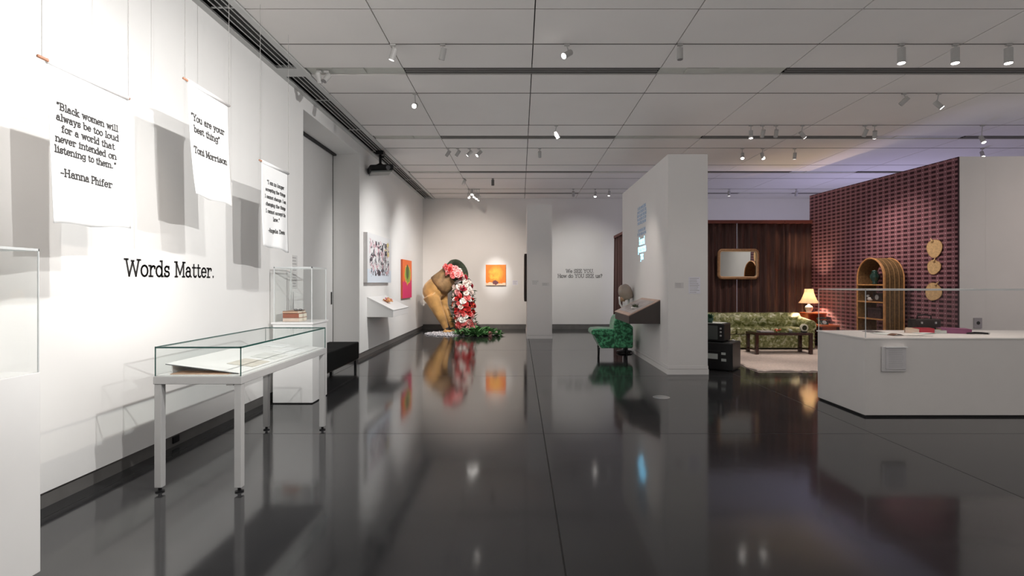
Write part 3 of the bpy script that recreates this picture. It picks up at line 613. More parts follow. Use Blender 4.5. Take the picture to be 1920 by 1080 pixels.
# ---------------------------------------------------------------- paintings
def collage():
    m, nt, b = nodes('collage_painting'); geo = nt.nodes.new('ShaderNodeNewGeometry'); sp = nt.nodes.new('ShaderNodeSeparateXYZ'); nt.links.new(geo.outputs['Position'], sp.inputs[0])
    y, z = sp.outputs[1], sp.outputs[2]
    n = nt.nodes.new('ShaderNodeTexNoise'); n.inputs['Scale'].default_value = 6.5; n.inputs['Detail'].default_value = 5; n.inputs['Distortion'].default_value = 1.4
    v = nt.nodes.new('ShaderNodeTexVoronoi'); v.inputs['Scale'].default_value = 7
    for q in (n, v): nt.links.new(geo.outputs['Position'], q.inputs['Vector'])
    inb = math_n(nt, 'MULTIPLY', math_n(nt, 'LESS_THAN', math_n(nt, 'ABSOLUTE', math_n(nt, 'ADD', y, -11.68)), 0.80), math_n(nt, 'MULTIPLY', math_n(nt, 'GREATER_THAN', math_n(nt, 'ADD', z, math_n(nt, 'MULTIPLY', n.outputs['Fac'], 0.25)), 1.80), math_n(nt, 'LESS_THAN', math_n(nt, 'ADD', z, math_n(nt, 'MULTIPLY', n.outputs['Fac'], 0.15)), 2.47)))
    dk = math_n(nt, 'MULTIPLY', math_n(nt, 'GREATER_THAN', n.outputs['Fac'], 0.53), inb)
    pk = math_n(nt, 'MULTIPLY', math_n(nt, 'GREATER_THAN', v.outputs['Distance'], 0.62), inb)
    yl = math_n(nt, 'MULTIPLY', math_n(nt, 'MULTIPLY', math_n(nt, 'GREATER_THAN', y, 12.1), math_n(nt, 'GREATER_THAN', z, 2.1)), math_n(nt, 'MULTIPLY', inb, math_n(nt, 'LESS_THAN', n.outputs['Fac'], 0.47)))
    c = mixc(nt, math_n(nt, 'LESS_THAN', z, 1.78), (0.74, 0.74, 0.75), (0.66, 0.72, 0.80))
    c = mixc(nt, pk, c, (0.66, 0.45, 0.50)); c = mixc(nt, yl, c, (0.62, 0.52, 0.22)); c = mixc(nt, dk, c, (0.05, 0.045, 0.06))
    nt.links.new(c, b.inputs['Base Color']); b.inputs['Roughness'].default_value = 0.6
    return m
side_w = mat('canvas_side', (0.62, 0.60, 0.59), 0.7)
def canvas_left(name, y0, y1, z0, z1, th, m, side, label):
    t = thing(name, label, 'painting', (XL, (y0+y1)/2, z0))
    MB().box((XL + 0.002, y0, z0), (XL + th, y1, z1)).build('canvas_sides', side, t)
    MB().box((XL + th, y0 + 0.001, z0 + 0.001), (XL + th + 0.004, y1 - 0.001, z1 - 0.001)).build('painted_face', m, t)
canvas_left('painting', 10.72, 12.68, 1.5, 2.52, 0.08, collage(), side_w, 'wide white canvas with black and pink collage figures on the left wall')
def ell(nt, a, b_, ca, cb, ra, rb):
    p = math_n(nt, 'DIVIDE', math_n(nt, 'ADD', a, -ca), ra); q = math_n(nt, 'DIVIDE', math_n(nt, 'ADD', b_, -cb), rb)
    return math_n(nt, 'ADD', math_n(nt, 'MULTIPLY', p, p), math_n(nt, 'MULTIPLY', q, q))
m, nt, b = nodes('orange_pink_painting'); geo = nt.nodes.new('ShaderNodeNewGeometry'); sp = nt.nodes.new('ShaderNodeSeparateXYZ'); nt.links.new(geo.outputs['Position'], sp.inputs[0])
n = nt.nodes.new('ShaderNodeTexNoise'); n.inputs['Scale'].default_value = 7; n.inputs['Detail'].default_value = 4; nt.links.new(geo.outputs['Position'], n.inputs['Vector'])
y, z = sp.outputs[1], math_n(nt, 'ADD', sp.outputs[2], math_n(nt, 'MULTIPLY', math_n(nt, 'ADD', n.outputs['Fac'], -0.5), 0.25))
c = mixc(nt, math_n(nt, 'LESS_THAN', z, 1.55), (0.85, 0.16, 0.03), (0.75, 0.03, 0.16))
e = ell(nt, y, z, 14.7, 1.72, 0.42, 0.27)
c = mixc(nt, math_n(nt, 'LESS_THAN', e, 1.0), c, (0.85, 0.45, 0.06)); c = mixc(nt, math_n(nt, 'LESS_THAN', e, 0.72), c, (0.32, 0.42, 0.06)); c = mixc(nt, math_n(nt, 'LESS_THAN', ell(nt, y, z, 14.68, 1.80, 0.18, 0.2), 1.0), c, (0.07, 0.12, 0.03))
nt.links.new(c, b.inputs['Base Color']); b.inputs['Roughness'].default_value = 0.55
canvas_left('painting', 14.08, 15.25, 1.08, 2.12, 0.05, m, mat('orange_side', (0.45, 0.08, 0.03), 0.6), 'narrow looking orange and magenta painting with a green oval on the left wall')
m, nt, b = nodes('orange_figure_painting'); geo = nt.nodes.new('ShaderNodeNewGeometry'); sp = nt.nodes.new('ShaderNodeSeparateXYZ'); nt.links.new(geo.outputs['Position'], sp.inputs[0])
n = nt.nodes.new('ShaderNodeTexNoise'); n.inputs['Scale'].default_value = 11; n.inputs['Detail'].default_value = 5; nt.links.new(geo.outputs['Position'], n.inputs['Vector'])
nf = math_n(nt, 'MULTIPLY', math_n(nt, 'ADD', n.outputs['Fac'], -0.5), 0.22)
x, z = math_n(nt, 'ADD', sp.outputs[0], nf), math_n(nt, 'ADD', sp.outputs[2], nf)
c = mixc(nt, n.outputs['Fac'], (0.80, 0.17, 0.008), (0.85, 0.22, 0.02))
c = mixc(nt, math_n(nt, 'MULTIPLY', math_n(nt, 'SUBTRACT', 1.15, ell(nt, x, z, -0.78, 1.78, 0.24, 0.27), True), math_n(nt, 'MULTIPLY', n.outputs['Fac'], 1.7), True), c, (0.92, 0.45, 0.05))
c = mixc(nt, math_n(nt, 'LESS_THAN', z, 1.49), c, (0.85, 0.60, 0.42)); c = mixc(nt, math_n(nt, 'LESS_THAN', ell(nt, x, z, -0.80, 1.50, 0.1, 0.07), 1.0), c, (0.16, 0.05, 0.06))
nt.links.new(c, b.inputs['Base Color']); b.inputs['Roughness'].default_value = 0.55
t = thing('painting', 'square orange painting with a yellow centre on the far wall', 'painting', (-0.77, YF, 1.41))
a = P(911, 535, YF); b2 = P(948.5, 496.5, YF)
MB().box((a.x, YF - 0.05, a.z), (b2.x, YF, b2.z)).build('canvas_sides', mat('brown_side', (0.20, 0.05, 0.01), 0.6), t)
MB().box((a.x, YF - 0.054, a.z), (b2.x, YF - 0.05, b2.z)).build('painted_face', m, t)
t = thing('wall_screen', 'tall dark framed panel on the left side of the narrow column, seen edge on', 'panel', (0.14, 15.4, 0.98))
MB().box((0.12, 14.75, 0.98), (0.188, 16.2, 2.30)).build('frame', mat('dark_frame', (0.02, 0.012, 0.010), 0.5), t, bevel=0.005)
MB().box((0.115, 14.80, 1.03), (0.121, 16.15, 2.25)).build('face', mat('dark_picture', (0.05, 0.03, 0.03), 0.3), t)

# ---------------------------------------------------------------- wall lecterns
def lectern(xw, sgn, y0, y1, m_top, m_side, label, zt=1.19, zf=0.92, zb=0.79, dep=0.54):
    xf = xw + sgn*dep
    t = thing('wall_lectern', label, 'lectern', (xw, (y0+y1)/2, zb))
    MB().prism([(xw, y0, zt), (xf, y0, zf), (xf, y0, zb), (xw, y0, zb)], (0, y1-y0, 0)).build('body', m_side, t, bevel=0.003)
    nrm = Vector((sgn*(zt-zf), 0, dep)).normalized()
    MB().prism([Vector((xw, y0-0.005, zt)) + nrm*0.001, Vector((xf+sgn*0.005, y0-0.005, zf)) + nrm*0.001, Vector((xf+sgn*0.005, y1+0.005, zf)) + nrm*0.001, Vector((xw, y1+0.005, zt)) + nrm*0.001], nrm*0.015).build('top_panel', m_top, t)
    return t, nrm
t, nr = lectern(XL, 1, 10.98, 12.45, white_gloss, white_gloss, 'white wedge shaped reading shelf under the collage painting')
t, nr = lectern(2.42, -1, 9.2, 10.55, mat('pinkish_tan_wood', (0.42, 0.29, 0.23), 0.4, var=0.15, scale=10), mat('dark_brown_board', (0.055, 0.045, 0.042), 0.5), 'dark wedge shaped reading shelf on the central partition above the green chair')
def on_slope(xw, sgn, fu, y, lift=0.017, dep=0.54, zt=1.19, zf=0.92):
    n = Vector((sgn*(zt-zf), 0, dep)).normalized(); return Vector((xw + sgn*dep*fu, y, zt + (zf-zt)*fu)) + n*lift
q = [on_slope(2.42, -1, f, y) for f, y in ((0.12, 9.28), (0.88, 9.28), (0.88, 10.47), (0.12, 10.47))]
MB().prism(q, nr*0.003).build('graphic_sheet', mat('grey_graphic', (0.30, 0.27, 0.265), 0.3, var=0.5, scale=7), t)
q = on_slope(2.42, -1, 0.62, 9.62, 0.022)
t2 = thing('small_plant', 'small dull green object on a white dish on the dark reading shelf', 'plant', tuple(q))
mb = MB()
for k in range(26):
    a = rng.uniform(0, 2*pi); r_ = rng.uniform(0.02, 0.08); hgt = rng.uniform(0.03, 0.09); p = q + Vector((cos(a)*r_*.4, sin(a)*r_*.4, 0.01)); e = q + Vector((cos(a)*r_, sin(a)*r_, hgt)); s_ = Vector((-sin(a), cos(a), 0))*0.014
    mb.add([p, p.lerp(e, .5) + s_, e, p.lerp(e, .5) - s_], [(0, 1, 2, 3)])
mb.build('leaves', mat('dull_green', (0.07, 0.085, 0.05), 0.7), t2)
MB().lathe([(0.05, -0.01), (0.075, 0.01), (0.07, 0.012), (0.0, 0.004)], q, 18).build('dish', white_gloss, t2, smooth=True)
# the ornament on the white lectern
q = on_slope(XL, 1, 0.50, 11.55, 0.02)
t2 = thing('paper_ornament', 'small orange and pink paper ornament on the white reading shelf', 'ornament', tuple(q))
MB().ball(q + Vector((0.02, 0, 0.05)), 0.065, 12, (1, 1.3, 0.8)).build('core', mat('tan_orange', (0.55, 0.27, 0.12), 0.6, var=0.4, scale=30), t2, smooth=True)
for k in range(7):
    a = k*0.9; p = q + Vector((0.085*cos(a), 0.10*sin(a), 0.03 + 0.03*(k % 3))); mb = MB()
    for j in range(3): mb.ball(p + Vector((0.012*j, 0.02*cos(j*2.1), 0.012*sin(j*2))), 0.02, 8, (1, 1, .6))
    mb.build('petal_tuft', mat('pink_paper' if k % 2 else 'orange_paper', (0.75, 0.22, 0.25) if k % 2 else (0.75, 0.38, 0.16), 0.6), t2, smooth=True)
# ---------------------------------------------------------------- bent figure pouring flowers
YS = 15.9
def S(px, py, dy=0.0): v = P(px, py, YS); v.y += dy; return v
t = thing('figure_sculpture', 'golden headless bent figure with flowers pouring from its open torso', 'sculpture', tuple(S(838, 624)))
t.location.z = 0; t['_w'] = [S(838, 0).x, YS, 0]
gold = mat('golden_brown_fabric', (0.46, 0.26, 0.085), 0.5, var=0.38, scale=3.2, bump=0.25, bscale=18, sheen=0.3)
def rings_along(pts, n=20, flat=0.9):
    rings = []
    for i, (c, r) in enumerate(pts):
        a = pts[max(i-1, 0)][0]; b_ = pts[min(i+1, len(pts)-1)][0]; tdir = (b_ - a).normalized()
        side = Vector((0, 1, 0)); up = tdir.cross(side).normalized(); side = up.cross(tdir).normalized()
        rings.append([c + up*(cos(2*pi*k/n)*r) + side*(sin(2*pi*k/n)*r*flat) for k in range(n)])
    return rings
q = 0.0159
mb = MB()
mb.loft(rings_along([(S(796, 556), 7*q), (S(801, 553), 15*q), (S(808, 548), 19.5*q), (S(817, 541), 21*q), (S(827, 533), 20*q), (S(837, 525), 20*q), (S(846, 518), 20.5*q), (S(855, 511), 21*q)]))
mb.loft(rings_along([(S(809, 553, -.12), 16*q), (S(814, 563, -.12), 14*q), (S(820, 577, -.12), 11*q), (S(827, 592, -.10), 9*q), (S(833, 604, -.10), 7*q), (S(837, 615, -.10), 5.5*q)]))
mb.loft(rings_along([(S(826, 546, .16), 13*q), (S(829, 560, .16), 9.5*q), (S(831, 574, .16), 8*q), (S(837, 589, .14), 7.5*q), (S(843, 601, .12), 6.5*q), (S(848, 614, .12), 5*q)]))
for cx, dy in ((840, -.14), (851, .10)): mb.ball(S(cx, 621, dy), 0.10, 10, (1.5, 0.8, 0.6))
body = mb.build('body', gold, t, smooth=True)
md = body.modifiers.new('remesh', 'REMESH'); md.mode = 'VOXEL'; md.voxel_size = 0.022; md.use_smooth_shade = True
md = body.modifiers.new('smooth', 'SMOOTH'); md.iterations = 3; md.factor = 0.5
dkg = mat('dark_green_lining', (0.025, 0.035, 0.02), 0.8, var=0.5, scale=20, bump=0.8, bscale=30)
ax = (S(857, 509) - S(838, 525)).normalized(); Mo = (ax + Vector((0.25, -0.75, -0.1))).normalized().to_track_quat('Z', 'Y').to_matrix()
MB().lathe([(21*q, -0.10), (23.5*q, -0.04), (24.5*q, 0.04), (23*q, 0.12), (19*q, 0.13), (16*q, 0.05), (12*q, -0.03), (0, -0.05)], S(856, 510), 28, Mo).build('neck_opening', dkg, t, smooth=True)
brn = mat('brown_fabric', (0.24, 0.15, 0.07), 0.6, var=0.5, scale=5, bump=0.5, bscale=14)
wr = rings_along([(S(822, 537), 21.4*q), (S(829, 531.5), 21.2*q), (S(837, 525), 20.8*q), (S(846, 518), 21.3*q), (S(853, 512.5), 21.8*q)], 28, 0.92)
for rr_ in wr:
    for k in range(28): rr_[k] = rr_[k] + Vector((0.008*sin(k*2.1), 0, 0.008*cos(k*3.3)))
MB().loft(wr, cap=False).build('torso_wrap', brn, t, smooth=True, solid=0.01)
def flower_mesh(col, seed):
    r2 = random.Random(seed); bm = MB()
    for n, el, rad, wd in ((7, 5, 1.0, 0.46), (7, 28, 0.92, 0.42), (6, 50, 0.78, 0.36), (4, 72, 0.62, 0.28)):
        a0 = r2.uniform(0, 6)
        for k in range(n):
            a = a0 + 2*pi*k/n; e_ = R(el + r2.uniform(-8, 8)); rr = rad*r2.uniform(.88, 1.1)
            d_ = Vector((cos(a)*cos(e_), sin(a)*cos(e_), sin(e_))); s_ = Vector((-sin(a), cos(a), 0)); up = s_.cross(d_) * -1
            tip = d_*rr; bm.add([d_*0.15, d_*rr*0.6 + s_*wd, tip + s_*wd*.7 + up*0.10, tip*1.04 + up*0.16, tip - s_*wd*.7 + up*0.10, d_*rr*0.6 - s_*wd], [(0, 1, 2, 3), (0, 3, 4, 5)])
    bm.ball((0, 0, 0.45), 0.22, 8)
    o = bm.build('flower', mat('petal_%d' % seed, col, 0.7, var=0.25, scale=2.5), None, smooth=False, local=True)
    me = o.data; bpy.data.objects.remove(o); return me
cols = [(0.85, 0.22, 0.22), (0.60, 0.035, 0.035), (0.88, 0.74, 0.70), (0.86, 0.42, 0.42), (0.34, 0.01, 0.03), (0.85, 0.14, 0.07), (0.90, 0.86, 0.80)]
FM = [flower_mesh(c, 10 + i) for i, c in enumerate(cols)]
path = [(843, 501, 6), (852, 510, 11), (865, 524, 15), (868, 540, 18), (870, 556, 20), (871, 572, 20), (871, 588, 19), (873, 602, 19), (876, 612, 18)]
prefs = [[0, 0, 3], [0, 0, 3, 2], [2, 2, 6, 2], [2, 6, 0, 3], [5, 1, 1, 0], [1, 4, 1, 2], [2, 3, 0, 6], [0, 5, 0, 3], [0, 0, 6, 3]]
for k in range(98):
    f = (k + 0.5)/98*(len(path)-1); i = int(f); u = f - i; (x0, y0, r0), (x1, y1, r1) = path[i], path[min(i+1, len(path)-1)]
    ang = (k*137.5 % 180) - 90; rr = r0 + (r1-r0)*u
    cx = x0 + (x1-x0)*u; cy = y0 + (y1-y0)*u
    n = Vector((sin(R(ang))*1.0 + rng.uniform(-.5, .5), -cos(R(ang)), rng.uniform(-.3, .7))).normalized()
    c = S(cx + sin(R(ang))*rr*0.85 + rng.uniform(-1.5, 1.5), cy + rng.uniform(-4, 4), -abs(cos(R(ang)))*rr*q*0.75 - 0.08 - (0.22 if f < 1.6 else 0))
    pr = prefs[i]; o = bpy.data.objects.new('flower', FM[rng.choice(pr + [rng.randrange(7)])]); C.objects.link(o)
    o.parent = t; o['_w'] = [0, 0, 0]; o.location = c - Vector(t['_w']); o.rotation_euler = n.to_track_quat('Z', 'Y').to_euler(); sc_ = rng.uniform(0.065, 0.115); o.scale = (sc_, sc_, sc_)
def leaves(mb, gen, n, size):
    for _ in range(n):
        p = gen(); a = rng.uniform(0, 2*pi); tilt = rng.uniform(-.2, .9); d = Vector((cos(a), sin(a), tilt)).normalized(); s_ = d.cross(Vector((0, 0, 1)) + Vector((rng.uniform(-.5,.5), rng.uniform(-.5,.5), 0))).normalized()
        L_ = size*rng.uniform(.6, 1.3); w_ = L_*0.24; up = Vector((0, 0, 0.15*L_))
        mb.add([p, p + d*L_*.45 + s_*w_ + up, p + d*L_, p + d*L_*.45 - s_*w_ + up], [(0, 1, 2, 3)])
def gcol():
    f = rng.random()*(len(path)-1); i = int(f); u = f - i; cx = path[i][0]*(1-u) + path[i+1][0]*u; cy = path[i][1]*(1-u) + path[i+1][1]*u; r_ = path[i][2]*(1-u) + path[i+1][2]*u
    a = rng.uniform(-110, 80); return S(cx - 1 + sin(R(a))*r_*.95, cy, -cos(R(a))*r_*q*.7)
mb = MB(); leaves(mb, gcol, 600, 0.15)
mb.tube([S(x, y, -0.05) for x, y, r in path], [r*q*0.62 for x, y, r in path], 12)
o = mb.build('foliage', mat('leaf_green', (0.07, 0.12, 0.05), 0.7, var=0.7, scale=5), t); o['kind'] = 'stuff'
def gp():
    a = rng.uniform(0, 2*pi); r_ = math.sqrt(rng.random()); return Vector((-1.22 + 0.62*r_*cos(a), 15.3 + 0.42*r_*sin(a), 0.02 + 0.17*(1-r_)*rng.random()))
mb = MB(); leaves(mb, gp, 420, 0.21)
o = tag(mb.build('leaf_pile', mat('fresh_green', (0.09, 0.24, 0.08), 0.5, var=0.85, scale=3)), 'spread of green leaves on the floor at the foot of the flowers', 'foliage'); o['kind'] = 'stuff'
for k in range(12):
    p = Vector((-1.95 + 1.3*rng.random(), 15.0 + 0.35*rng.random(), 0.05)); o = bpy.data.objects.new('fallen_flower', FM[(0, 2, 3, 6)[k % 4]]); C.objects.link(o); o.location = p; o.scale = (.075,)*3; o.rotation_euler = (rng.uniform(-.5,.8), rng.uniform(-.5,.5), 0)
    tag(o, 'small pink or white flower lying among the green leaves on the floor', 'flower', 'fallen flowers in the leaf pile')
mb = MB()
for _ in range(900):
    a = rng.uniform(0, 2*pi); r_ = math.sqrt(rng.random()); c = Vector((-2.05 + 0.72*r_*cos(a), 15.65 + 0.75*r_*sin(a), 0.0)); s_ = rng.uniform(.02, .05); M = Euler((rng.random()*.7, rng.random()*.7, rng.random()*6)).to_matrix()
    mb.obox(c + Vector((0, 0, 0.012 + 0.05*rng.random()*(1-r_))), (s_, s_*.8, s_*.35), M)
o = tag(mb.build('glass_shards', mat('pale_shards', (0.62, 0.62, 0.66), 0.12, var=0.3, scale=12, spec=0.8)), 'pool of pale glittering shards around the feet of the golden figure', 'shards'); o['kind'] = 'stuff'

# ---------------------------------------------------------------- green chair and hair dryer
gm, nt, b = nodes('green_damask')
tcn = nt.nodes.new('ShaderNodeTexCoord'); n = nt.nodes.new('ShaderNodeTexNoise'); n.inputs['Scale'].default_value = 9; n.inputs['Detail'].default_value = 3; n.inputs['Distortion'].default_value = 2
nt.links.new(tcn.outputs['Object'], n.inputs['Vector']); cr = nt.nodes.new('ShaderNodeValToRGB'); cr.color_ramp.elements[0].position = .42; cr.color_ramp.elements[1].position = .6
cr.color_ramp.elements[0].color = (0.008, 0.085, 0.035, 1); cr.color_ramp.elements[1].color = (0.09, 0.42, 0.20, 1)
nt.links.new(n.outputs['Fac'], cr.inputs['Fac']); nt.links.new(cr.outputs['Color'], b.inputs['Base Color']); b.inputs['Roughness'].default_value = 0.5; b.inputs['Sheen Weight'].default_value = 0.4
YC0, YC1 = 10.72, 11.24
t = thing('armless_chair', 'green patterned low chair beside the central partition', 'chair', (1.9, 10.98, 0))
def cp(px, py): v = P(px, py, 10.85); return (v.x, v.z)
def ext(pts, y0, y1): return MB().prism([(x, y0, z) for x, z in pts], (0, y1-y0, 0))
ext([cp(*p) for p in ((1113, 627), (1119, 640), (1126, 652), (1184, 652), (1184, 627))], YC0+.02, YC1-.02).build('base', gm, t, bevel=0.02, seg=3)
ext([cp(*p) for p in ((1107, 620), (1110, 616), (1125, 615), (1150, 616), (1154, 622), (1150, 628), (1112, 628), (1107, 625))], YC0-.01, YC1+.01).build('seat', gm, t, bevel=0.025, seg=3)
ext([cp(*p) for p in ((1148, 622), (1149, 606), (1152, 595), (1158, 590), (1166, 594), (1176, 604), (1185, 612), (1185, 651), (1150, 651))], YC0, YC1).build('backrest', gm, t, bevel=0.03, seg=3)
for px, y in ((1122, YC0+.05), (1126, YC1-.06), (1174, YC0+.05), (1179, YC1-.06)):
    x = cp(px, 0)[0]; MB().cyl((x, y, 0), (x, y, 0.19), 0.012, 10, 0.02).build('leg', black_m, t, smooth=True)
t = thing('hooded_hair_dryer', 'standing salon hair dryer with a beige hood behind the green chair', 'hair dryer', (2.23, 11.42, 0))
Mh = Matrix.Rotation(R(-18), 3, 'Y')
MB().lathe([(0.0, 0.17), (0.06, 0.165), (0.105, 0.13), (0.14, 0.06), (0.148, -0.02), (0.135, -0.12), (0.12, -0.16), (0.115, -0.16), (0.13, -0.05), (0.12, 0.05), (0.06, 0.13), (0, 0.14)], (2.25, 11.40, 1.30), 28, Mh).build('hood', mat('hood_beige', (0.34, 0.27, 0.22), 0.25, var=0.1, coat=0.5), t, smooth=True)
MB().lathe([(0.05, -0.16), (0.055, -0.1), (0.04, -0.05), (0, -0.05)], (2.19, 11.36, 1.26), 16).build('vent', mat('brass_vent', (0.42, 0.25, 0.15), 0.4), t, smooth=True)
MB().tube([(2.13, 11.42, 1.20), (2.14, 11.42, 1.05), (2.2, 11.42, 0.95), (2.23, 11.42, 0.85)], 0.022, 10).build('yoke', white_gloss, t, smooth=True)
MB().tube([(2.34, 11.42, 1.20), (2.32, 11.42, 1.05), (2.27, 11.42, 0.95), (2.23, 11.42, 0.85)], 0.022, 10).build('yoke', white_gloss, t, smooth=True)
MB().cyl((2.23, 11.42, 0.04), (2.23, 11.42, 0.87), 0.02, 12).build('pole', chrome, t, smooth=True)
MB().lathe([(0.0, 0.02), (0.17, 0.02), (0.16, 0.045), (0.05, 0.07), (0, 0.07)], (2.23, 11.42, 0), 28).build('base', black_m, t, smooth=True)
for k in range(4):
    a = k*pi/2 + .4; MB().ball((2.23 + .14*cos(a), 11.42 + .14*sin(a), 0.014), 0.014, 8).build('caster', black_m, t, smooth=True)

# ---------------------------------------------------------------- living-room set
velvet, nt, b = nodes('brown_velvet')
geo = nt.nodes.new('ShaderNodeNewGeometry'); n = nt.nodes.new('ShaderNodeTexNoise'); mp = nt.nodes.new('ShaderNodeMapping'); mp.inputs['Scale'].default_value = (9, 9, 0.5)
nt.links.new(geo.outputs['Position'], mp.inputs['Vector']); nt.links.new(mp.outputs[0], n.inputs['Vector']); cr = nt.nodes.new('ShaderNodeValToRGB')
cr.color_ramp.elements[0].position = .35; cr.color_ramp.elements[1].position = .65; cr.color_ramp.elements[0].color = (0.034, 0.013, 0.011, 1); cr.color_ramp.elements[1].color = (0.064, 0.025, 0.021, 1)
nt.links.new(n.outputs['Fac'], cr.inputs['Fac']); nt.links.new(cr.outputs['Color'], b.inputs['Base Color']); b.inputs['Roughness'].default_value = 0.6; b.inputs['Sheen Weight'].default_value = 0.35; b.inputs['Sheen Tint'].default_value = (0.7, 0.4, 0.35, 1)
rail_m = mat('reddish_valance', (0.16, 0.045, 0.035), 0.6)
def curtain(a, b_, label, seed):
    a = Vector(a); b_ = Vector(b_); d = b_ - a; L_ = d.length; d.normalize(); nn = Vector((-d.y, d.x, 0)); r2 = random.Random(seed); ph = [r2.uniform(0, 6) for _ in range(3)]
    t = thing('curtain', label, 'curtain', tuple((a + b_)/2))
    def fn(u, v):
        s_ = u*L_; f = 0.5 + 0.5*v; amp = (0.042*sin(s_*34 + ph[0] + 1.6*sin(s_*4)) + 0.026*sin(s_*15 + ph[1]))*f
        return a + d*s_ + nn*(amp - 0.0) + Vector((0, 0, 2.92*(1-v) + 0.02))
    MB().grid(fn, int(L_*60), 8).build('drape', velvet, t, smooth=True, solid=0.004)
    MB().prism([a + nn*-0.045, b_ + nn*-0.045, b_ + nn*0.045, a + nn*0.045], (0, 0, 0.08)).build('heading', rail_m, t)
    for ch in [c for c in bpy.data.objects if c.parent == t and c.name.startswith('heading')]: ch.location.z += 2.92
curtain((3.04, 12.82, 0), (5.206, 12.82, 0), 'dark brown velvet curtain on the left behind the framed mirror', 1)
curtain((5.210, 12.82, 0), (6.346, 12.82, 0), 'dark brown velvet curtain between the mirror and the table lamp', 2)
curtain((6.350, 12.82, 0), (7.02, 12.82, 0), 'dark brown velvet curtain at the right, lit by the table lamp', 3)
curtain((3.05, 12.80, 0), (3.05, 17.1, 0), 'dark brown velvet curtain seen left of the central partition behind the hair dryer', 4)
# mirror
mirr, nt, b = nodes('mirror_glass'); b.inputs['Base Color'].default_value = (0.86, 0.87, 0.84, 1); b.inputs['Metallic'].default_value = 1; b.inputs['Roughness'].default_value = 0.015
t = thing('framed_mirror', 'rectangular mirror in a gilt frame hanging on the brown curtain', 'mirror', (5.2, 12.7, 1.57))
a = P(1344, 524, 12.7); b2 = P(1423, 466.5, 12.7)
def rrect(x0, z0, x1, z1, r, n=6):
    out = []
    for cx, cz, a0 in ((x1-r, z1-r, 0), (x0+r, z1-r, 90), (x0+r, z0+r, 180), (x1-r, z0+r, 270)):
        for k in range(n+1): out.append((cx + r*cos(R(a0+90*k/n)), cz + r*sin(R(a0+90*k/n))))
    return out
def tilt(x, y, z): return (x, y - 0.03*(z - a.z) + 0.02*(x - 5.2), z)
MB().tube([tilt(x, 12.70, z) for x, z in rrect(a.x+.03, a.z+.03, b2.x-.03, b2.z-.03, .09)], 0.032, 10, True).build('frame', mat('old_gilt', (0.34, 0.19, 0.10), 0.4, 0.4, var=0.3, scale=20), t, smooth=True)
MB().tube([tilt(x, 12.685, z) for x, z in rrect(a.x+.06, a.z+.06, b2.x-.06, b2.z-.06, .06)], 0.012, 8, True).build('inner_bead', mat('pale_gilt', (0.60, 0.42, 0.26), 0.4, 0.3), t, smooth=True)
MB().prism([tilt(x, 12.70, z) for x, z in rrect(a.x+.05, a.z+.05, b2.x-.05, b2.z-.05, .06)], (0, 0.008, 0)).build('glass', mirr, t)
MB().cyl((5.2, 12.72, b2.z - 0.03), (5.2, 12.76, 2.93), 0.004, 6).build('cord', wire_m, t)
# sofa
sm, nt, b = nodes('green_brocade')
tcn = nt.nodes.new('ShaderNodeTexCoord'); n = nt.nodes.new('ShaderNodeTexNoise'); n.inputs['Scale'].default_value = 9; n.inputs['Detail'].default_value = 5; n.inputs['Distortion'].default_value = 1.5
nt.links.new(tcn.outputs['Object'], n.inputs['Vector']); cr = nt.nodes.new('ShaderNodeValToRGB'); e = cr.color_ramp.elements; e[0].position = .35; e[1].position = .68; e[0].color = (0.07, 0.085, 0.012, 1); e[1].color = (0.55, 0.55, 0.42, 1)
e2 = cr.color_ramp.elements.new(.52); e2.color = (0.23, 0.24, 0.09, 1)
nt.links.new(n.outputs['Fac'], cr.inputs['Fac']); nt.links.new(cr.outputs['Color'], b.inputs['Base Color']); b.inputs['Roughness'].default_value = 0.5; b.inputs['Coat Weight'].default_value = 1.0; b.inputs['Coat Roughness'].default_value = 0.08
n2 = nt.nodes.new('ShaderNodeTexNoise'); n2.inputs['Scale'].default_value = 16; n2.inputs['Detail'].default_value = 3; nt.links.new(tcn.outputs['Object'], n2.inputs['Vector']); bp = nt.nodes.new('ShaderNodeBump'); bp.inputs['Strength'].default_value = 0.9; bp.inputs['Distance'].default_value = 0.05
nt.links.new(n2.outputs['Fac'], bp.inputs['Height']); nt.links.new(bp.outputs['Normal'], b.inputs['Coat Normal'])
SX0, SX1 = 3.75, 6.52
t = thing('sofa', 'long green brocade sofa under clear plastic, in front of the brown curtain', 'sofa', (5.1, 12.1, 0))
MB().box((SX0+.04, 11.72, 0.06), (SX1-.04, 12.5, 0.36)).build('base', sm, t, bevel=0.03, seg=3)
for i in range(3):
    w_ = (SX1-SX0-.5)/3; x = SX0 + .25 + w_*i
    MB().box((x+.005, 11.70, 0.36), (x+w_-.005, 12.3, 0.51)).build('seat_cushion', sm, t, bevel=0.045, seg=4)
def fnb(u, v):
    x = SX0 + .12 + (SX1-SX0-.24)*u; a_ = v*pi*1.0; tuft = 0.03*abs(sin(u*26))*abs(sin(v*9)) 
    y = 12.3 - 0.0 + 0.12*sin(a_*1.0 - pi/2) ; 
    pts = [(12.20, 0.46), (12.16, 0.60), (12.16, 0.70), (12.22, 0.785), (12.34, 0.80), (12.46, 0.775), (12.52, 0.68), (12.54, 0.4), (12.54, 0.08)]
    f = v*(len(pts)-1); i = min(int(f), len(pts)-2); k = f - i; yy = pts[i][0]*(1-k) + pts[i+1][0]*k; zz = pts[i][1]*(1-k) + pts[i+1][1]*k
    return Vector((x, yy - (tuft if v < .5 else 0), zz + 0.012*sin(u*3*pi)**2))
MB().grid(fnb, 90, 32).build('backrest', sm, t, smooth=True, solid=0.02)
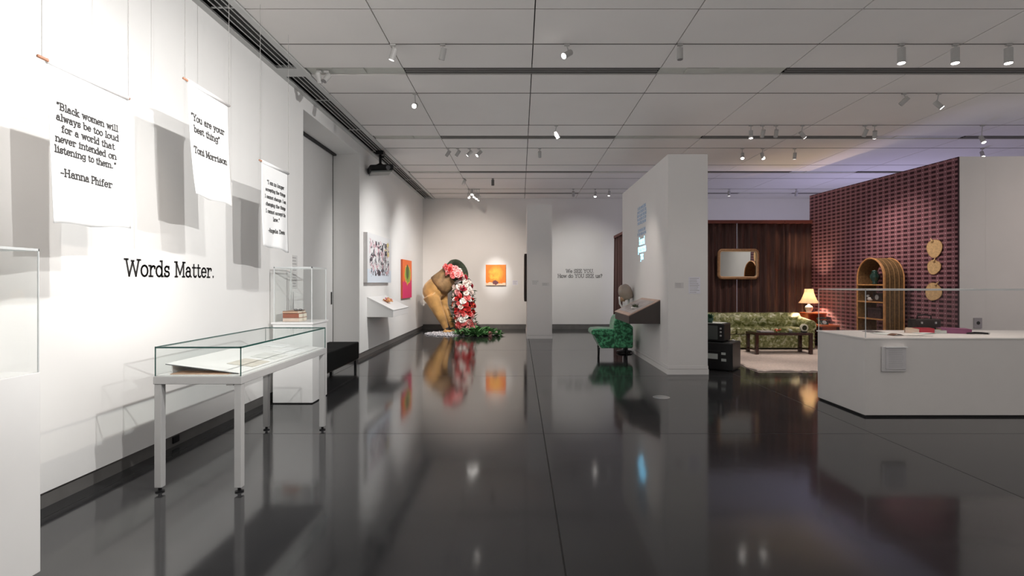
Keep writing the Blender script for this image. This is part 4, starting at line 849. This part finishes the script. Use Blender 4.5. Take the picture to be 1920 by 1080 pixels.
for x0, x1 in ((SX0, SX0+.25), (SX1-.25, SX1)):
    MB().box((x0+.02, 11.74, 0.06), (x1-.02, 12.45, 0.52)).cyl(((x0+x1)/2, 11.72, 0.54), ((x0+x1)/2, 12.45, 0.62), 0.135, 24).build('arm', sm, t, smooth=False, bevel=0.02, seg=3)
for x in (SX0+.1, SX1-.1):
    for y in (11.8, 12.42): MB().cyl((x, y, 0.012), (x, y, 0.07), 0.025, 10).build('leg', black_m, t)
# rug
mb = MB()
def fr(u, v):
    x = 4.02 + 2.95*u; y = 9.02 + 3.5*v
    edge = min(u, 1-u, v, 1-v); return Vector((x + 0.02*sin(40*v)*(u in (0, 1)), y + 0.025*sin(57*u + 3*sin(23*u))*(v in (0.0, 1.0)), 0.004 + (0.018 + 0.008*rng.random())*(edge > 0)))
mb.grid(fr, 110, 100)
mbs = mb.build('shag_rug', mat('cream_shag', (0.68, 0.57, 0.51), 0.95, var=0.12, scale=30, bump=1.0, bscale=140), smooth=True)
tag(mbs, 'cream shag rug under the coffee table of the living room set', 'rug')
# coffee table
dw = mat('dark_red_wood', (0.040, 0.010, 0.006), 0.22, var=0.3, scale=8, coat=0.4)
t = thing('coffee_table', 'dark reddish wood coffee table with glass top on the cream rug', 'table', (5.42, 11.17, 0.02))
TX0, TX1, TY0, TY1, TZ = 4.83, 6.01, 10.93, 11.42, 0.475
MB().box((TX0, TY0, TZ-.055), (TX1, TY1, TZ-.008)).build('frame', dw, t, bevel=0.004)
MB().box((TX0+.04, TY0+.04, TZ-.008), (TX1-.04, TY1-.04, TZ)).build('top', mat('dark_glass_top', (0.03, 0.03, 0.028), 0.04, coat=1), t)
for x in (TX0+.035, TX1-.035):
    for y in (TY0+.035, TY1-.035): MB().box((x-.032, y-.032, 0.026), (x+.032, y+.032, TZ-.055)).build('leg', dw, t, bevel=0.003)
    MB().box((x-.012, TY0+.06, 0.10), (x+.012, TY1-.06, 0.125)).build('stretcher', dw, t)
o = tag(MB().box((5.0, 11.08, TZ+.001), (5.28, 11.28, TZ+.016)).build('magazine', mat('magazine_grey', (0.42, 0.38, 0.38), 0.4, var=0.2), bevel=0.002), 'pale grey magazine on the left half of the coffee table', 'magazine')
t = thing('orange_flowers', 'small cluster of orange flowers lying on the coffee table', 'flowers', (5.34, 11.1, TZ))
for k in range(8):
    p = Vector((5.31 + 0.11*rng.random(), 11.06 + .08*rng.random(), TZ + 0.022 + 0.04*rng.random())); MB().ball(p, 0.022, 8).build('bloom', mat('orange_bloom', (0.50, 0.12, 0.05), 0.6, var=0.3, scale=30), t, smooth=True)
t = thing('small_clock', 'round white rimmed clock standing on the right end of the coffee table', 'clock', (5.83, 11.15, TZ))
Mc = Matrix.Rotation(R(90), 3, 'X') ; c0 = Vector((5.92, 11.12, TZ + 0.085))
MB().lathe([(0.0, 0.0), (0.062, 0.0), (0.082, 0.01), (0.082, 0.05), (0.06, 0.055), (0, 0.055)], c0 + Vector((0, 0.03, 0)), 26, Mc).build('rim', mat('cream_enamel', (0.66, 0.62, 0.50), 0.3), t, smooth=False)
MB().lathe([(0, 0), (0.05, 0), (0.05, 0.003), (0, 0.003)], c0 + Vector((0, -0.0255, 0)), 24, Mc).build('dial', mat('dark_dial', (0.03, 0.03, 0.015), 0.3), t)
MB().box((c0.x-.05, 11.09, TZ+.001), (c0.x+.05, 11.16, TZ+.012)).build('base', black_m, t)
for k, (x, h_) in enumerate(((5.62, .06), (5.66, .045))):
    tag(MB().lathe([(0.02, 0), (0.024, h_*.6), (0.018, h_), (0.0, h_)], (x, 11.1 + .03*k, TZ+.001), 14).build('glass_tumbler', mat('pale_tumbler', (0.55, 0.58, 0.50), 0.1, coat=1), smooth=True), ('taller' if k == 0 else 'shorter') + ' small pale glass near the clock on the coffee table', 'glass')
# side table, telephone, lamp
ow = mat('orange_wood', (0.42, 0.085, 0.025), 0.3, var=0.2, scale=9, coat=0.3)
t = thing('end_table', 'two tier orange wooden end table between the sofa and the patterned wall', 'table', (6.8, 12.0, 0))
MB().box((6.56, 11.65, 0.53), (6.99, 12.5, 0.57)).build('lower_top', ow, t, bevel=0.004)
MB().box((6.56, 12.14, 0.78), (6.99, 12.52, 0.81)).build('upper_top', ow, t, bevel=0.004)
MB().box((6.60, 12.42, 0.57), (6.97, 12.45, 0.78)).build('back_panel', ow, t)
for x in (6.585, 6.965):
    for y in (11.68, 12.47): MB().box((x-.022, y-.022, 0), (x+.022, y+.022, 0.53)).build('leg', dw, t)
for x in (6.58, 6.97): MB().box((x-.015, 12.16, 0.57), (x+.015, 12.5, 0.78)).build('upper_support', ow, t)
MB().box((6.6, 11.7, 0.40), (6.97, 11.72, 0.53)).build('apron', ow, t)
t = thing('telephone', 'dark green old telephone on the lower shelf of the orange end table', 'telephone', (6.73, 11.85, 0.57))
MB().prism([(6.66, 11.78, 0.571), (6.66, 11.98, 0.571), (6.66, 11.95, 0.66), (6.66, 11.86, 0.66)], (0.17, 0, 0)).build('body', mat('dark_green_plastic', (0.012, 0.035, 0.03), 0.2, coat=0.6), t, bevel=0.01)
MB().tube([(6.63, 11.9, 0.69), (6.66, 11.9, 0.705), (6.75, 11.9, 0.712), (6.83, 11.9, 0.705), (6.86, 11.9, 0.69)], [0.026, 0.016, 0.014, 0.016, 0.026], 10).build('handset', _m['dark_green_plastic'], t, smooth=True)
MB().lathe([(0.045, 0), (0.045, 0.006), (0, 0.006)], (6.745, 11.815, 0.62), 20, Matrix.Rotation(R(65), 3, 'X')).build('dial', mat('dial_grey', (0.35, 0.37, 0.38), 0.3), t)
t = thing('table_lamp', 'lit table lamp with a cream flared shade on the orange end table', 'lamp', (6.68, 12.33, 0.81))
LC = Vector((6.68, 12.33, 0.81))
MB().lathe([(0, 0), (0.085, 0), (0.085, 0.012), (0.05, 0.02), (0.075, 0.06), (0.088, 0.11), (0.07, 0.15), (0.03, 0.17), (0.03, 0.2), (0, 0.2)], LC, 24).build('base', mat('cream_ceramic', (0.75, 0.70, 0.62), 0.2, coat=0.5), t, smooth=True)
MB().cyl(LC + Vector((0,0,.2)), LC + Vector((0,0,.46)), 0.006, 8).build('stem', mat('brass', (0.5, 0.35, 0.15), 0.3, 0.9), t)
shm = bpy.data.materials.new('lamp_shade_fabric'); shm.use_nodes = True; nt = shm.node_tree; nt.nodes.clear()
out = nt.nodes.new('ShaderNodeOutputMaterial'); df = nt.nodes.new('ShaderNodeBsdfDiffuse'); tl = nt.nodes.new('ShaderNodeBsdfTranslucent'); mx = nt.nodes.new('ShaderNodeMixShader')
nz = nt.nodes.new('ShaderNodeTexNoise'); nz.inputs['Scale'].default_value = 10; cc_ = mixc(nt, nz.outputs['Fac'], (0.90, 0.80, 0.62), (0.95, 0.88, 0.74))
nt.links.new(cc_, df.inputs['Color']); nt.links.new(cc_, tl.inputs['Color']); mx.inputs[0].default_value = 0.6
nt.links.new(df.outputs[0], mx.inputs[1]); nt.links.new(tl.outputs[0], mx.inputs[2]); nt.links.new(mx.outputs[0], out.inputs[0])
mb = MB(); rg = []
for r_, z in ((0.215, 0.215), (0.17, 0.28), (0.135, 0.36), (0.10, 0.46), (0.09, 0.545)):
    rg.append([LC + Vector((cos(2*pi*k/48)*r_*(1 + (0.03 if k % 6 == 0 else 0)), sin(2*pi*k/48)*r_*(1 + (0.03 if k % 6 == 0 else 0)), z + (0.012 if (k % 6 == 3 and z < .25) else 0))) for k in range(48)])
mb.loft(rg, cap=False).build('shade', shm, t, smooth=False, solid=0.002)
MB().tube([LC + Vector((cos(2*pi*k/32)*.216, sin(2*pi*k/32)*.216, .217)) for k in range(32)], 0.005, 6, True).build('shade_trim', mat('shade_trim', (0.35, 0.12, 0.06), 0.6), t)
bo = MB().ball(LC + Vector((0, 0, .33)), 0.03, 12).build('bulb', mat('glowing_bulb', (1.0, 0.75, 0.45), 0.5, emis=40), t, smooth=True)
pl = bpy.data.lights.new('lamp_light', 'POINT'); pl.energy = 75; pl.color = (1, 0.74, 0.48); pl.shadow_soft_size = 0.04; po = bpy.data.objects.new('lamp_light', pl); C.objects.link(po); po.location = LC + Vector((0, 0, .40))
# black television stack
scr = mat('tube_screen', (0.02, 0.03, 0.028), 0.08, coat=1)
def tv(name, label, corner, z, w_, d_, h_, panel='right'):
    cor = Vector(corner); U = Vector((-0.80, 0.60, 0)); V = Vector((0.60, 0.80, 0))   # front runs along U from the near corner, depth along V
    t = thing(name, label, 'television' if name == 'television' else 'cabinet', (cor.x, cor.y, z))
    def bx(m, nm, u0, u1, v0, v1, z0, z1, bev=0.0, par=None):
        mb = MB(); q_ = [cor + U*u0 + V*v0, cor + U*u1 + V*v0, cor + U*u1 + V*v1, cor + U*u0 + V*v1]
        mb.prism([p + Vector((0, 0, z + z0 - p.z)) for p in q_], (0, 0, z1 - z0)); return mb.build(nm, m, par or t, bevel=bev)
    return t, bx
side_b = mat('dark_grey_casing', (0.012, 0.014, 0.014), 0.4)
t, bx = tv('media_cabinet', 'black box cabinet with pale labels on the floor by the central partition', (3.56, 8.93, 0), 0.0, .56, .55, .49)
bx(side_b, 'casing', 0, 0.54, 0, 0.5, 0.012, 0.485, 0.015); bx(black_m, 'front_panel', 0.015, 0.525, -0.012, 0.001, 0.03, 0.465, 0.004)
for u in (.04, .46): bx(black_m, 'foot', u, u+.04, 0.03, 0.07, 0.0, 0.014); bx(black_m, 'foot', u, u+.04, 0.4, 0.44, 0.0, 0.014)
lbl = mat('pale_label', (0.42, 0.45, 0.43), 0.5)
bx(lbl, 'label_plate', 0.24, 0.50, -0.016, -0.011, 0.20, 0.29); bx(lbl, 'switch', 0.11, 0.18, -0.018, -0.011, 0.28, 0.32); bx(lbl, 'switch', 0.10, 0.18, -0.018, -0.011, 0.17, 0.215)
bx(side_b, 'ledge', 0.2, 0.525, -0.02, -0.01, 0.33, 0.345)
t, bx = tv('television', 'old black television standing on the black box cabinet', (3.46, 9.04, 0), 0.485, .5, .45, .32)
bx(side_b, 'casing', 0, 0.46, 0, 0.40, 0.012, 0.315, 0.02); bx(black_m, 'bezel', 0.01, 0.45, -0.012, 0.001, 0.02, 0.305, 0.006); bx(scr, 'screen', 0.10, 0.43, -0.017, -0.011, 0.045, 0.28, 0.02)
for zz in (.1, .16, .22): bx(chrome, 'knob', 0.035, 0.065, -0.03, -0.012, zz, zz+.03, 0.004)
for u in (.03, .4): bx(black_m, 'foot', u, u+.03, 0.03, 0.06, 0.0, 0.014); bx(black_m, 'foot', u, u+.03, 0.3, 0.33, 0.0, 0.014)
t = thing('small_ornament', 'tiny pale ornament on the right corner of the black box cabinet', 'ornament', (3.70, 9.27, 0.486))
MB().ball((3.70, 9.27, 0.503), 0.018, 10).build('body', white_gloss, t, smooth=True); MB().ball((3.73, 9.27, 0.498), 0.012, 8).build('head', white_gloss, t, smooth=True)
mb = MB().prism([Vector((3.42, 9.07, 0.801)), Vector((3.14, 9.28, 0.801)), Vector((3.35, 9.53, 0.801)), Vector((3.62, 9.32, 0.801))], (0, 0, 0.006))
tag(mb.build('lace_doily', mat('lace_white', (0.60, 0.62, 0.58), 0.9, var=0.3, scale=60)), 'white lace doily covering the top of the old black television', 'doily')
t = thing('potted_plant', 'small green plant in a dark pot on the lace doily', 'plant', (3.30, 9.26, 0.808))
MB().lathe([(0.04, 0), (0.06, 0.08), (0.055, 0.08), (0, 0.07)], (3.30, 9.26, 0.808), 16).build('pot', mat('dark_teal_pot', (0.02, 0.07, 0.05), 0.4), t, smooth=True)
mb = MB(); c0 = Vector((3.30, 9.26, 0.88))
for _ in range(60):
    a_ = rng.uniform(0, 2*pi); d = Vector((cos(a_), sin(a_), rng.uniform(.2, 1.6))).normalized(); s_ = Vector((-sin(a_), cos(a_), 0)); L_ = rng.uniform(.05, .12); mb.add([c0, c0 + d*L_*.6 + s_*.014, c0 + d*L_, c0 + d*L_*.6 - s_*.014], [(0, 1, 2, 3)])
mb.build('leaves', mat('plant_green', (0.03, 0.12, 0.06), 0.6, var=0.4), t)
# rattan arch shelf
rat = mat('rattan_cane', (0.50, 0.24, 0.09), 0.45, var=0.25, scale=14); ratd = mat('woven_rattan_shell', (0.15, 0.085, 0.035), 0.6, var=0.35, scale=30, bump=0.6, bscale=70)
t = thing('arched_rattan_shelf', 'tall arched rattan shelf standing against the patterned wall', 'shelf', (6.9, 10.2, 0))
ya, yb, rr = 9.83, 10.58, 0.375; zs = 1.95 - rr
def archpts(x, r_=0.0, n=18):
    pts = [(x, ya - r_, 0.01)] + [(x, ya - r_, zs*k/4) for k in range(1, 4)]
    pts += [(x, (ya+yb)/2 - (rr + r_)*cos(pi*k/n), zs + (rr + r_)*sin(pi*k/n)) for k in range(n+1)]
    return pts + [(x, yb + r_, zs*k/4) for k in (3, 2, 1)] + [(x, yb + r_, 0.01)]
for x, r_ in ((6.70, .016), (6.725, .010), (6.81, .007), (6.90, .007), (6.98, .007), (7.07, .012)):
    MB().tube(archpts(x, 0.014), r_, 8).build('hoop', rat if r_ > .0095 else mat('aged_cane', (0.30, 0.17, 0.07), 0.5), t, smooth=True)
pa, pb = archpts(6.71), archpts(7.06); mb = MB(); n_ = len(pa)
mb.add(pa + pb, [(i, i+1, n_+i+1, n_+i) for i in range(n_-1)]); mb.build('side_shell', ratd, t, solid=0.012)
for z in (0.12, 0.48, 0.81, 1.13, 1.455): 
    o = MB().box((6.72, ya+.006, z-.01), (7.05, yb-.006, z+.006)).build('shelf_board', rat, t)
    MB().cyl((6.70, ya, z), (6.70, yb, z), 0.014, 8).build('front_cane', rat, o)
t = thing('green_vase', 'dark green rounded vase on the top board of the rattan shelf', 'vase', (6.88, 10.34, 1.461))
MB().lathe([(0.05, 0), (0.06, 0.02), (0.04, 0.05), (0.085, 0.12), (0.09, 0.18), (0.06, 0.22), (0.065, 0.25), (0.0, 0.24)], (6.88, 10.34, 1.462), 20).build('body', mat('dark_glaze', (0.015, 0.045, 0.035), 0.15, coat=0.8), t, smooth=True)
MB().lathe([(0.03, 0), (0.05, 0.03), (0, 0.035)], (6.88, 10.34, 1.705), 14).build('stopper', mat('blue_green_glaze', (0.12, 0.22, 0.20), 0.2), t, smooth=True)
t = thing('white_figurine', 'white and black figurine at the left of the second rattan shelf board', 'figurine', (6.86, 10.36, 1.136))
MB().ball((6.84, 10.42, 1.18), 0.045, 12, (1, 1.5, 1)).ball((6.84, 10.48, 1.24), 0.03, 10).build('body', mat('chalk_white', (0.6, 0.58, 0.55), 0.4), t, smooth=True)
MB().ball((6.85, 10.37, 1.20), 0.03, 10, (1, 1.6, .8)).build('tail', black_m, t, smooth=True)
t = thing('table_radio', 'dark small radio at the right of the second rattan shelf board', 'radio', (6.88, 10.05, 1.136))
MB().box((6.82, 10.06, 1.137), (6.96, 10.32, 1.30)).build('casing', mat('brown_black', (0.03, 0.02, 0.02), 0.3), t, bevel=0.02)
MB().lathe([(0.05, 0), (0.05, 0.006), (0, 0.006)], (6.82, 10.19, 1.22), 20, Matrix.Rotation(R(-90), 3, 'Y')).build('speaker_dial', mat('dial_silver', (0.3, 0.3, 0.3), 0.3), t)
t = thing('storage_box', 'dark patterned box on the third rattan shelf board', 'box', (6.88, 10.1, 0.816))
MB().box((6.80, 10.06, 0.817), (6.98, 10.44, 1.0)).build('body', mat('dark_patterned_box', (0.06, 0.035, 0.04), 0.5, var=0.6, scale=25), t, bevel=0.01)
MB().box((6.795, 10.055, 0.99), (6.985, 10.445, 1.02)).build('lid', mat('box_lid', (0.09, 0.05, 0.05), 0.5), t, bevel=0.006)
# woven fans
wo = mat('woven_straw', (0.58, 0.38, 0.19), 0.8, var=0.2, scale=35, bump=0.7, bscale=90)
def fan(yc, zc, ru, rv, shape, label):
    s_ = (yc - A.y)/D.y; c = A + D*s_ - Nn*0.012; c.z = zc; pts = []
    for k in range(40):
        a_ = 2*pi*k/40; f = 1 + 0.05*sin(3*a_ + shape)
        if shape == 1 and 50 < math.degrees(a_) < 150: f *= 0.90 + 0.2*abs(sin(a_*6))*0.5
        pts.append(c + D*(-ru*f*cos(a_)) + Vector((0, 0, rv*f*sin(a_))))
    t = thing('woven_fan', label, 'fan', tuple(c), 0, 'woven straw fans on the patterned wall')
    MB().prism(pts, -Nn*0.012).build('blade', wo, t)
    MB().tube([p - Nn*0.008 for p in pts], 0.007, 6, True).build('rim', mat('straw_rim', (0.48, 0.28, 0.12), 0.7), t, smooth=True)
    hd = (-0.35, 1.0) if shape == 0 else ((0.15, 1.0) if shape == 1 else (0.55, 0.95))
    h0 = c + D*(-ru*.55*hd[0]) + Vector((0, 0, rv*.75)) - Nn*0.014; h1 = h0 + D*(-0.12*hd[0]) + Vector((0, 0, 0.07))
    MB().tube([h0, h0.lerp(h1, .5), h1], [0.028, 0.011, 0.006], 8).build('handle', wo, t, smooth=True)
fan(9.34, 2.10, 0.155, 0.155, 0, 'topmost of three woven straw fans on the patterned wall')
fan(9.35, 1.775, 0.135, 0.125, 1, 'middle and smallest of three woven straw fans on the patterned wall')
fan(9.36, 1.34, 0.165, 0.15, 2, 'lowest of three woven straw fans on the patterned wall')

# ---------------------------------------------------------------- track lights
hous = mat('fixture_light_grey', (0.42, 0.41, 0.40), 0.45); lens_on = mat('lit_lens', (1.0, 0.95, 0.9), 0.5, emis=14, var=0.0); lens_off = mat('unlit_lens', (0.16, 0.15, 0.15), 0.3); lens_dim = mat('dim_lens', (0.9, 0.86, 0.82), 0.5, emis=1.5, var=0)
blk_h = mat('fixture_dark_grey', (0.12, 0.115, 0.11), 0.5)
def track_light(px, py, Y, aim, on, label, power=0, ang=40, col=WARM, L_=0.13, r_=0.034, m=None, blend=.7):
    h = P(px, py, Y); top = Vector((h.x, Y, ZC - 0.004)); up = 0.054 if Y in (6.89, 15.0) else 0.0; m = m or hous
    t = thing('track_light', label, 'spotlight', tuple(top), 0, 'ceiling track spotlights')
    d = Vector(aim) - h; d.normalize()
    if isinstance(aim, str): pass
    c = Vector((h.x, Y, h.z)); a_ = c - d*L_*0.55; b_ = c + d*L_*0.45
    MB().box((top.x-.03, top.y-.015, ZC-.022), (top.x+.03, top.y+.015, ZC-.004+up)).build('track_adapter', m, t)
    MB().cyl((top.x, top.y, ZC-.02), tuple(a_ + d*L_*0.25), 0.007, 8).build('stem', m, t)
    MB().cyl(a_, b_, r_, 18).build('housing', m, t, smooth=False)
    MB().cyl(b_ + d*0.0005, b_ + d*0.004, r_*0.88, 18).build('lens', {2: lens_on, 1: lens_dim, 0: lens_off}[on], t)
    if power: spot(b_ + d*0.02, Vector(aim), power, ang, blend, col, 0.03)
TL = [
 (737, 103, 6.10, (-2.9, 6.6, 0.0), 1, 'tilted grey spotlight on the nearest track beside the left ceiling joint', 0),
 (830, 102, 6.10, (-1.9, 7.5, 0.6), 0, 'faint pale unlit spotlight on the nearest track, turned away to the left', 0),
 (1063, 102, 6.10, (-3.15, 3.2, 1.0), 2, 'bright tilted spotlight on the nearest track above the middle of the gallery', 150),
 (1275, 102, 6.10, (1.83, 6.1, 0.0), 0, 'unlit pale vertical spotlight on the nearest track left of three lit cylinders', 0),
 (598, 147, 6.89, (-2.45, 7.4, 3.0), 0, 'grey tilted spotlight by the wall grille, left one of a pair', 0),
 (612, 147, 6.89, (-3.1, 5.9, 2.6), 0, 'small dark lensed spotlight by the wall grille, right one of a pair', 0),
 (778, 198, 7.68, (-1.6, 3.0, 1.9), 2, 'single very bright spotlight facing the camera on the left of the ceiling', 60),
 (1695, 190, 7.68, (4.6, 9.0, 2.8), 0, 'pale unlit spotlight above the upper part of the patterned wall, left of a lit one', 0),
 (1760, 197, 7.68, (7.5, 7.0, 2.2), 2, 'small lit slanting spotlight high above the right end of the patterned wall', 90),
 (1043, 253, 9.24, (2.42, 10.0, 1.3), 2, 'small lit spotlight in the middle of the ceiling left of the central partition', 60),
 (1408, 253, 9.24, (3.9, 9.0, 0.0), 2, 'lit spotlight pointing down, leftmost on the track above the living room set', 60),
 (1430, 251, 9.24, (4.2, 10.5, 2), 0, 'unlit spotlight just right of the leftmost lit one over the living room set', 0),
 (1455, 251, 9.24, (4.7, 10.5, 2), 0, 'unlit spotlight midway between two lit ones over the living room set', 0),
 (1505, 253, 9.24, (7.2, 10.0, 2.0), 2, 'lit tilted spotlight in the centre of the track above the living room set', 110),
 (1622, 250, 9.24, (5.7, 10.5, 2), 0, 'unlit spotlight next to the blue tinted ceiling slot', 0),
 (1640, 253, 9.24, (7.2, 11.2, 1.4), 2, 'lit spotlight right of the blue tinted ceiling slot', 90),
 (1842, 262, 9.24, (8.2, 8.2, 1.6), 2, 'upper of two small lit spotlights right of the patterned wall', 0),
 (840, 288, 10.82, (-3.1, 11.4, 2.0), 0, 'first from left of four grey spotlights in a row near the projector', 0),
 (858, 288, 10.82, (-3.1, 12.6, 2.0), 1, 'second from left of four grey spotlights in a row near the projector', 0),
 (880, 288, 10.82, (-3.1, 10.6, 2.0), 1, 'third from left of four grey spotlights in a row near the projector', 0),
 (898, 288, 10.82, (-3.1, 10.0, 1.6), 2, 'rightmost of four grey spotlights in a row near the projector', 0),
 (1012, 290, 10.82, (0.6, 14.3, 1.7), 0, 'faint unlit spotlight in the middle of the ceiling beyond the small lit one', 0),
 (1392, 293, 10.82, (3.9, 9.2, 1.2), 2, 'brightest spotlight on the far track over the television and sofa', 70),
 (1430, 293, 10.82, (5.4, 9.6, 0.4), 2, 'lit spotlight second from left on the far track over the sofa', 50),
 (1490, 293, 10.82, (5.6, 11.6, 0.2), 1, 'dim spotlight third from left on the far track over the sofa', 60),
 (1842, 290, 10.82, (9.0, 9.6, 1.8), 2, 'lower of two small lit spotlights right of the patterned wall', 0),
 (870, 342, 13.96, (-2.5, 14.9, 2.0), 0, 'grey spotlight left of the bright cluster near the far wall', 0),
 (924, 343, 13.96, (-0.72, 14.2, 0.0), 0, 'dark vertical spotlight right of the bright cluster near the far wall', 0),
 (879, 367, 15.52, (-1.0, 14.2, 1.2), 2, 'leftmost lit spotlight of the cluster above the golden figure', 60),
 (885, 361, 15.52, (-1.5, 14.4, 1.2), 2, 'uppermost lit spotlight of the cluster above the golden figure', 60),
 (890, 366, 15.52, (-2.0, 14.6, 0.9), 2, 'middle lit spotlight of the cluster above the golden figure', 60),
 (894, 369, 15.52, (-1.9, 14.6, 1.2), 2, 'right lit spotlight of the cluster above the golden figure', 0),
 (898, 372, 15.52, (-1.9, 14.8, 1.2), 1, 'lowest and dimmest spotlight of the cluster above the golden figure', 0),
 (1075, 364, 15.52, (1.8, 17.3, 2.0), 0, 'unlit spotlight left of the single bright one before the far wall', 0),
 (1116, 365, 15.52, (1.9, 14.5, 1.5), 2, 'single bright spotlight before the far wall left of the partition', 40),
 (1142, 363, 15.52, (2.2, 14.8, 1.5), 1, 'small dim spotlight just left of the top of the partition', 0),
 (1367, 363, 15.52, (6.07, 15.5, 0), 1, 'pale spotlight above the left curtain of the living room set', 0),
 (1493, 363, 15.52, (8.1, 16.5, 2), 0, 'grey spotlight above the right curtain of the living room set', 0),
]
for px, py, Y, aim, on, lab, pw in TL:
    far = Y > 12; track_light(px, py, Y, aim, on, lab, pw, 44, r_=0.034 if not far else 0.038, L_=0.13 if not far else 0.15, m=blk_h if 'dark vertical' in lab else None)
for k, px in enumerate((1690, 1791, 1891)):
    x = (px - 975)*6.1/1000
    track_light(px, 106, 6.10, (x - 0.02, 6.05, 1.0), 2, ('left', 'middle', 'right')[k] + ' one of three large lit white cylinder spotlights over the right case', 55, 60, L_=0.17, r_=0.042)
# bodiless spots, added for the remaining washes on walls, painting, figure and set
for loc, aim, pw, ang, col in [
    ((-0.9, 14.6, 4.1), (-0.76, YF, 1.72), 330, 19, NEUT), ((-1.3, 12.3, 4.1), (-1.6, YF, 1.3), 560, 62, WARM), ((-0.2, 12.3, 4.1), (-1.3, 15.6, 1.0), 210, 36, WARM),
    ((1.6, 13.2, 4.1), (1.9, YF, 1.2), 300, 64, NEUT), ((0.2, 10.8, 4.1), (0.5, 14.3, 1.2), 55, 30, WARM),
    ((0.0, 10.4, 4.1), (-3.15, 11.6, 1.5), 420, 66, NEUT), ((-0.3, 12.6, 4.1), (-3.15, 14.9, 1.4), 420, 66, NEUT),
    ((2.7, 5.4, 4.1), (2.75, 8.72, 1.2), 30, 44, WARM), ((0.6, 9.2, 4.1), (2.42, 10.6, 0.9), 55, 60, NEUT),
    ((4.9, 3.2, 4.1), (4.8, 5.95, 0.6), 22, 70, WARM), ((9.6, 5.2, 4.1), (9.4, 8.8, 1.6), 110, 80, (1, 0.86, 0.80)),
    ((5.2, 8.9, 4.1), (7.1, 10.6, 1.2), 70, 70, WARM), ((5.0, 10.7, 4.1), (5.2, 12.2, 0.5), 130, 70, WARM), ((5.2, 8.9, 4.1), (4.9, 10.2, 0.0), 90, 60, WARM)]:
    spot(loc, aim, pw, ang, 1.0, col, 0.05)

# ---------------------------------------------------------------- tidy
for o in bpy.data.objects:
    if '_w' in o: del o['_w']
